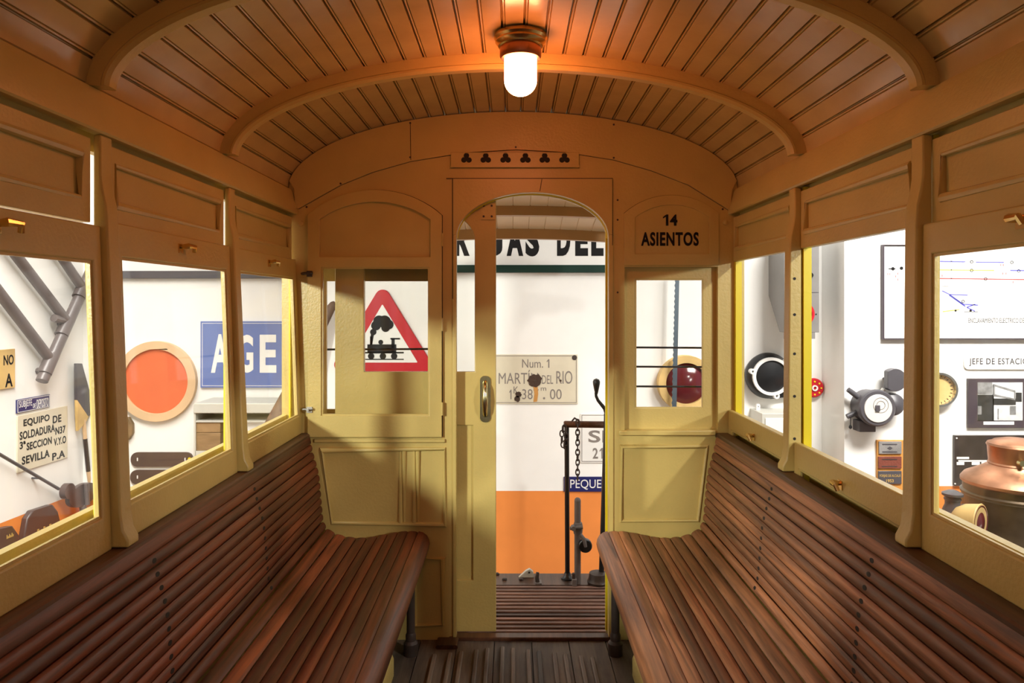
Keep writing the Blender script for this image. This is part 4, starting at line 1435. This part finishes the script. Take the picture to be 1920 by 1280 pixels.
# framed photograph
r_, y = panel('framed_photograph', MW, (1812, 709, 1935, 801), 'black framed black and white photograph above the copper vessel', 'photograph', M_pframe, .02)
mb = MB(); mb.box(*[PX(a, YM) for a in (1829, 1913)], y - .002, y + .0005, PZ(787, YM), PZ(716, YM)); ph = mb.build('print', M_photo1, r_)
mb = MB()
for a, b, c_, d in ((1829, 739, 1858, 787), (1858, 746, 1900, 758), (1857, 720, 1859, 787), (1900, 735, 1911, 752)):
    mb.box(PX(a, YM), PX(c_, YM), y - .0032, y - .0018, PZ(d, YM), PZ(b, YM))
mb.build('dark_tones', M_photo3, ph)
mb = MB()
mb.plate([PP([(1858, 719), (1899, 731), (1899, 749), (1858, 741)], YM), PP([(1861, 723), (1897, 734), (1897, 746), (1861, 738)], YM)], y - .0036, y - .0018)
for a, b, c_, d in ((1829, 716, 1856, 738), (1866, 765, 1868, 785), (1889, 760, 1900, 776), (1829, 760, 1836, 776)):
    mb.box(PX(a, YM), PX(c_, YM), y - .0034, y - .0018, PZ(d, YM), PZ(b, YM))
mb.build('grey_tones', M_photo2, ph)
mb = MB(); mb.box(PX(1840, YM), PX(1897, YM), y - .002, y + .0005, PZ(795, YM), PZ(789, YM)); mb.build('caption_strip', M_whiteenamel, r_)
# black board
r_, y = panel('display_board', MW, (1786, 815, 1985, 909), 'brown black display board with small white strips behind the copper vessel', 'board', M_posterblack, .02)
mb = MB()
for a, b, c_, d in ((1790, 855, 1813, 859), (1793, 861, 1860, 864), (1790, 864.5, 1804, 870), (1818, 864.5, 1833, 870), (1836, 864.5, 1848, 870)):
    mb.box(PX(a, YM), PX(c_, YM), y - .002, y + .0005, PZ(d, YM), PZ(b, YM))
for px, py in ((1790, 820), (1787, 905)): mb.lathe([(.005, -.003), (.005, 0)], (PX(px, YM), y, PZ(py, YM)), 'y', 10)
mb.build('white_strip', M_whiteenamel, r_)
mb = MB(); mb.box(PX(1829, YM), PX(1834, YM), y - .012, y + .0005, PZ(893, YM), PZ(871, YM)); mb.build('brass_tab', M_brass, r_)
# board with three plaques
r_, y = panel('plaque_board', MW, (1642, 824, 1706, 918), 'orange wooden board carrying three stacked cast plaques', 'board', M_plaqueframe, .02)
for box, m_, nm in (((1644, 826, 1686, 849), M_plaquegrey, 'grey'), ((1643, 854, 1686, 876), M_plaquered, 'red'), ((1643, 881, 1686, 905), M_darkgrey, 'black')):
    u0, v0, u1, v1 = MW.rect(*box)
    mb = MB(); mb.box(u0, u1, y - .010, y + .0005, v0, v1); pq = mb.build('plaque', m_, r_, bevel=.002, label={'grey': 'grey cast plaque', 'red': 'red brown cast plaque', 'black': 'black plaque lettered in gold'}[nm])
    if nm == 'black':
        mb = MB()
        mb.text('FORJAS DE ALCALÁ', MW.rect(1645, 886, 1684, 893), y - .010, .0015, .01)
        mb.text('1953', MW.rect(1657, 896, 1671, 902), y - .010, .0015, .02)
        mb.build('lettering', M_gold, pq)
    else:
        mb = MB()
        for py in (box[1] + 4, box[3] - 5): mb.box(u0 + .02, u1 - .03, y - .0115, y - .0095, PZ(py + 2, YM), PZ(py, YM))
        if nm == 'grey':
            mb.plate([[MW.conv(1659, 838), MW.conv(1664, 841), MW.conv(1669, 838), MW.conv(1664, 835)]], y - .0118, y - .0095)
        mb.build('raised_marks', M_darkgrey if nm == 'grey' else M_leather, pq)

# plinth with copper vessel, lantern and horn
mb = MB(); mb.box(2.16, 3.35, 3.40, 4.30, ZG, -.03)
tag(mb.build('display_plinth', M_white, bevel=.005), 'white display plinth under the copper vessel', 'plinth')
Yv = 3.85
kv = Yv / F
xv = PX(1905, Yv); zv = -.03
r_ = empty('copper_vessel', (xv, Yv, zv), 'big tarnished copper vessel with a bright copper neck and domed lid', 'copper vessel')
def zz(py): return PZ(py, Yv)
mb = MB(); mb.lathe([(88 * kv, zv), (88 * kv, zz(930)), (90 * kv, zz(928)), (90 * kv, zz(924)), (86 * kv, zz(921)), (86 * kv, zz(908))], (xv, Yv, 0), 'z', 64); mb.build('drum', M_darkcopper, r_)
mb = MB(); mb.lathe([(86 * kv, zz(909)), (90 * kv, zz(906)), (90 * kv, zz(901)), (84 * kv, zz(893)), (62 * kv, zz(882)), (46 * kv, zz(872)), (44 * kv, zz(868))], (xv, Yv, 0), 'z', 64); mb.build('shoulder', M_copper, r_)
mb = MB(); mb.lathe([(44 * kv, zz(872)), (46 * kv, zz(869)), (44 * kv, zz(866)), (46 * kv, zz(838)), (48 * kv, zz(835)), (46 * kv, zz(831)), (38 * kv, zz(831))], (xv, Yv, 0), 'z', 56); mb.build('neck', M_copper, r_)
mb = MB(); mb.lathe([(40 * kv, zz(835)), (42 * kv, zz(831)), (36 * kv, zz(826)), (20 * kv, zz(822)), (.001, zz(820))], (xv, Yv, 0), 'z', 48); mb.build('lid', M_copper, r_)
q = (PX(1884, Yv), PZ(868, Yv - .12))
mb = MB(); mb.lathe([(.015, -.02), (.018, 0)], (q[0], Yv - .115, q[1]), 'y', 16); mb.build('seal', M_bronze, r_)
# lantern
Yl = 3.75; kl = Yl / F
xl = PX(1786, Yl)
r_ = empty('hand_lantern', (xl, Yl, -.03), 'small black hand lantern beside the copper vessel', 'lantern')
mb = MB(); mb.lathe([(16 * kl, -.03), (17 * kl, 0), (17 * kl, PZ(955, Yl)), (13 * kl, PZ(945, Yl)), (13 * kl, PZ(938, Yl))], (xl, Yl, 0), 'z', 28); mb.build('body', M_darkgrey, r_)
mb = MB(); mb.lathe([(13 * kl, PZ(939, Yl)), (15 * kl, PZ(935, Yl)), (13 * kl, PZ(931, Yl)), (18 * kl, PZ(928, Yl)), (18 * kl, PZ(924, Yl)), (8 * kl, PZ(919, Yl)), (.001, PZ(917, Yl))], (xl, Yl, 0), 'z', 28); mb.build('cap', M_darkgrey, r_)
mb = MB(); mb.tube([(xl + 12 * kl, Yl - .02, PZ(945, Yl)), (xl + 19 * kl, Yl - .03, PZ(944, Yl)), (xl + 20 * kl, Yl - .03, PZ(955, Yl)), (xl + 14 * kl, Yl - .02, PZ(962, Yl))], .007, 8); mb.build('handle', M_darkgrey, r_)
# brass lamp reflector
Yh = 3.60; kh = Yh / F
xh, zh = PX(1818, Yh), PZ(976, Yh)
r_ = empty('lamp_reflector', (xh, Yh, -.03), 'cream bell shaped lamp with a red lens in front of the copper vessel', 'lamp')
ang = R(-35)
Mh = Matrix.Translation((xh, Yh, zh)) @ Matrix.Rotation(R(38), 4, 'Z')
mb = MB(Mh); mb.lathe([(34.5 * kh, -.05), (35.6 * kh, -.045), (34.5 * kh, -.04), (29.9 * kh, .02), (20.7 * kh, .06), (9.2 * kh, .08), (.001, .082)], (0, 0, 0), 'y', 40)
mb.v = mb.v
mb.build('bell', M_ochre, r_)
mb = MB(Mh); mb.lathe([(.001, -.060), (13.8 * kh, -.056), (23.0 * kh, -.046), (32.2 * kh, -.052), (32.2 * kh, -.040)], (0, 0, 0), 'y', 36); mb.build('lens', M_darkred, r_)
mb = MB(); mb.lathe([(.07, -.03), (.07, -.01), (.02, 0), (.02, zh - .05)], (xh + .02, Yh + .01, 0), 'z', 20); mb.build('stand', M_darkgrey, r_)

# ------------------------------------------------------------------ things on the left hall wall
def lp(px, py, out=.06):
    u, v = LW(px, py)
    return (u, -out, v)
r_ = empty('tubular_frame', LWF.world(*[lp(70, 715)[0], 0, lp(70, 715)[2]]), 'dark grey steel tube frame hung slanting on the left hall wall', 'tube frame')
kk = 4.3 / F
mb = MB(ML); mb.tube([lp(61, 714), lp(154, 510)], 11 * kk, 16); mb.build('cross_tube', M_steel, r_)
for pts in ([(-60, 497), (76, 672)], [(-30, 425), (109, 603)], [(60, 425), (137, 538)]):
    mb = MB(ML); mb.tube([lp(*pts[0]), lp(*pts[1])], 9.5 * kk, 14); mb.build('tube', M_steel, r_)
mb = MB(ML)
a, b = Vector(lp(93, 608)), Vector(lp(117, 618))
mb.tube([lp(84, 596), lp(116, 604)], 8 * kk, 10); mb.tube([lp(98, 628), lp(112, 598)], 13 * kk, 14); mb.build('clamp', M_steel, r_)
mb = MB(ML); mb.tube([lp(66, 700), lp(82, 664)], 13.0 * kk, 14); mb.tube([lp(131, 557), lp(142, 533)], 13.0 * kk, 14); mb.build('socket', M_steel, r_)
mb = MB(ML); mb.tube([lp(110, 606, .06), lp(110, 606, -.001)], .02, 8); mb.tube([lp(70, 695, .06), lp(70, 695, -.001)], .02, 8); mb.build('wall_hook', M_steel, r_)
# ochre sign
r_, y = panel('wooden_sign', LWF, (-40, 656, 24, 731), 'ochre yellow sign with black letters at the left edge', 'sign', M_ochre, .015)
letters(LWF, r_, y, M_ink, [('NO', (2, 665, 21, 684)), ('A', (5, 700, 19, 725))], .02)
# blue strip sign
r_, y = panel('name_plate', LWF, (29, 744, 91, 769), 'small navy plate lettered SUBJEFE DE DEPOSITO on the left hall wall', 'sign', M_navy, .010, M_whiteenamel, .003, .004)
letters(LWF, r_, y, M_whiteenamel, [('SUBJEFE', (33, 750, 57, 766)), ('DE', (59, 756, 64, 764)), ('DEPOSITO', (66, 747, 88, 763))], -.004, 1.1)
# team sign
r_, y = panel('team_sign', LWF, (30, 770, 124, 872), 'cream plate with four lines of black capitals starting EQUIPO DE', 'sign', M_enamel, .010)
letters(LWF, r_, y, M_ink, [('EQUIPO', (41, 781, 90, 796)), ('DE', (96, 778, 112, 792)), ('SOLDADURA', (34, 802, 100, 817)), ('N37', (101, 799, 120, 813)), ('3ª', (34, 827, 45, 841)), ('SECCION', (47, 824, 94, 838)), ('V.Y.O', (98, 819, 121, 833)), ('SEVILLA', (38, 849, 90, 864)), ('P.A', (95, 846, 119, 860))], .028, 1.08)
# axe-like tool
r_ = empty('signal_paddle', LWF.world(LW(160, 975)[0], 0, LW(160, 975)[1]), 'long handled paddle with a dark pointed blade on the left hall wall', 'paddle')
mb = MB(ML); mb.plate([LWF.pts([(130, 681), (141, 681), (166, 772), (152, 781), (131, 750)])], -.05, -.03); mb.build('blade', M_darkgrey, r_, bevel=.003)
mb = MB(ML); mb.plate([LWF.pts([(131, 748), (153, 780), (150, 788), (133, 808)])], -.05, -.03); mb.build('blade_foot', M_ochre, r_, bevel=.003)
mb = MB(ML); mb.tube([lp(146, 786, .04), lp(149, 822, .04)], .0125, 10); mb.tube([lp(155, 883, .04), lp(164, 950, .04)], .0125, 10); mb.build('handle', M_palewood, r_)
mb = MB(ML); mb.tube([lp(149, 822, .04), lp(155, 883, .04)], .0135, 10); mb.tube([lp(164, 948, .04), lp(172, 1010, .04)], .0135, 10); mb.build('dark_sleeve', M_iron, r_)
mb = MB(ML); mb.tube([lp(146, 795, .04), lp(146, 795, -.001)], .006, 6); mb.build('wall_hook', M_iron, r_)
# round shovel-shaped tool
r_ = empty('track_signal', LWF.world(LW(132, 1000)[0], 0, LW(132, 1000)[1]), 'brown oval disc on an upright stem low on the left hall wall', 'signal')
c = LW(130, 927)
eu, ev = abs(LW(157, 927)[0] - LW(103, 927)[0]) / 2, abs(LW(130, 906)[1] - LW(130, 948)[1]) / 2
mb = MB(ML); mb.plate([circle(c[0], c[1], eu, 36, ev)], -.10, -.07); mb.build('disc', M_leather, r_, bevel=.004)
mb = MB(ML); mb.tube([lp(131, 905, .115), lp(133, 945, .115)], .016, 10); mb.tube([lp(132, 945, .085), lp(140, 1010, .085)], .022, 12); mb.build('stem', M_steel, r_)
mb = MB(ML); mb.lathe([(.05, -.10), (.05, -.06)], (LW(104, 920)[0], 0, LW(104, 920)[1]), 'y', 20); mb.tube([(c[0], -.09, c[1]), (c[0], .001, c[1])], .012, 8); mb.build('socket', M_leather, r_)
# long pole
mb = MB(ML); mb.tube([lp(-60, 826, .05), lp(96, 916, .05)], .010, 8); mb.tube([lp(60, 896, .05), lp(60, 896, -.001)], .007, 6)
tag(mb.build('long_rod', M_darkgrey), 'thin dark rod slanting across the white left hall wall', 'rod')
# two barrel shaped plates
for pts, lab, tx in (([(36, 1050), (34, 1005), (40, 972), (50, 957), (88, 945), (98, 958), (106, 990), (107, 1035), (104, 1045)], 'dark brown barrel shaped plaque with gold marks below the oval disc', (58, 985, 92, 993)), ([(-40, 1080), (-34, 1010), (-20, 992), (12, 985), (24, 1002), (29, 1030), (28, 1070)], 'dark brown barrel shaped plaque cut by the left edge of the picture', (0, 1000, 14, 1007))):
    mb = MB(ML); P = LWF.pts(pts); mb.plate([P], -.04, .001)
    o = mb.build('barrel_plaque', M_leather, bevel=.008)
    tag(o, lab, 'plaque', 'barrel shaped plaques on the left hall wall')
    mb = MB(ML); a = LWF.rect(*tx)
    for j in range(6): 
        uu = a[0] + (a[2] - a[0]) * j / 6
        mb.box(uu, uu + (a[2] - a[0]) * .10, -.042, -.039, a[1], a[3] - .01 * (j % 2))
    mb.build('gold_marks', M_gold, o)

for o in bpy.data.objects:
    if '_w' in o: del o['_w']
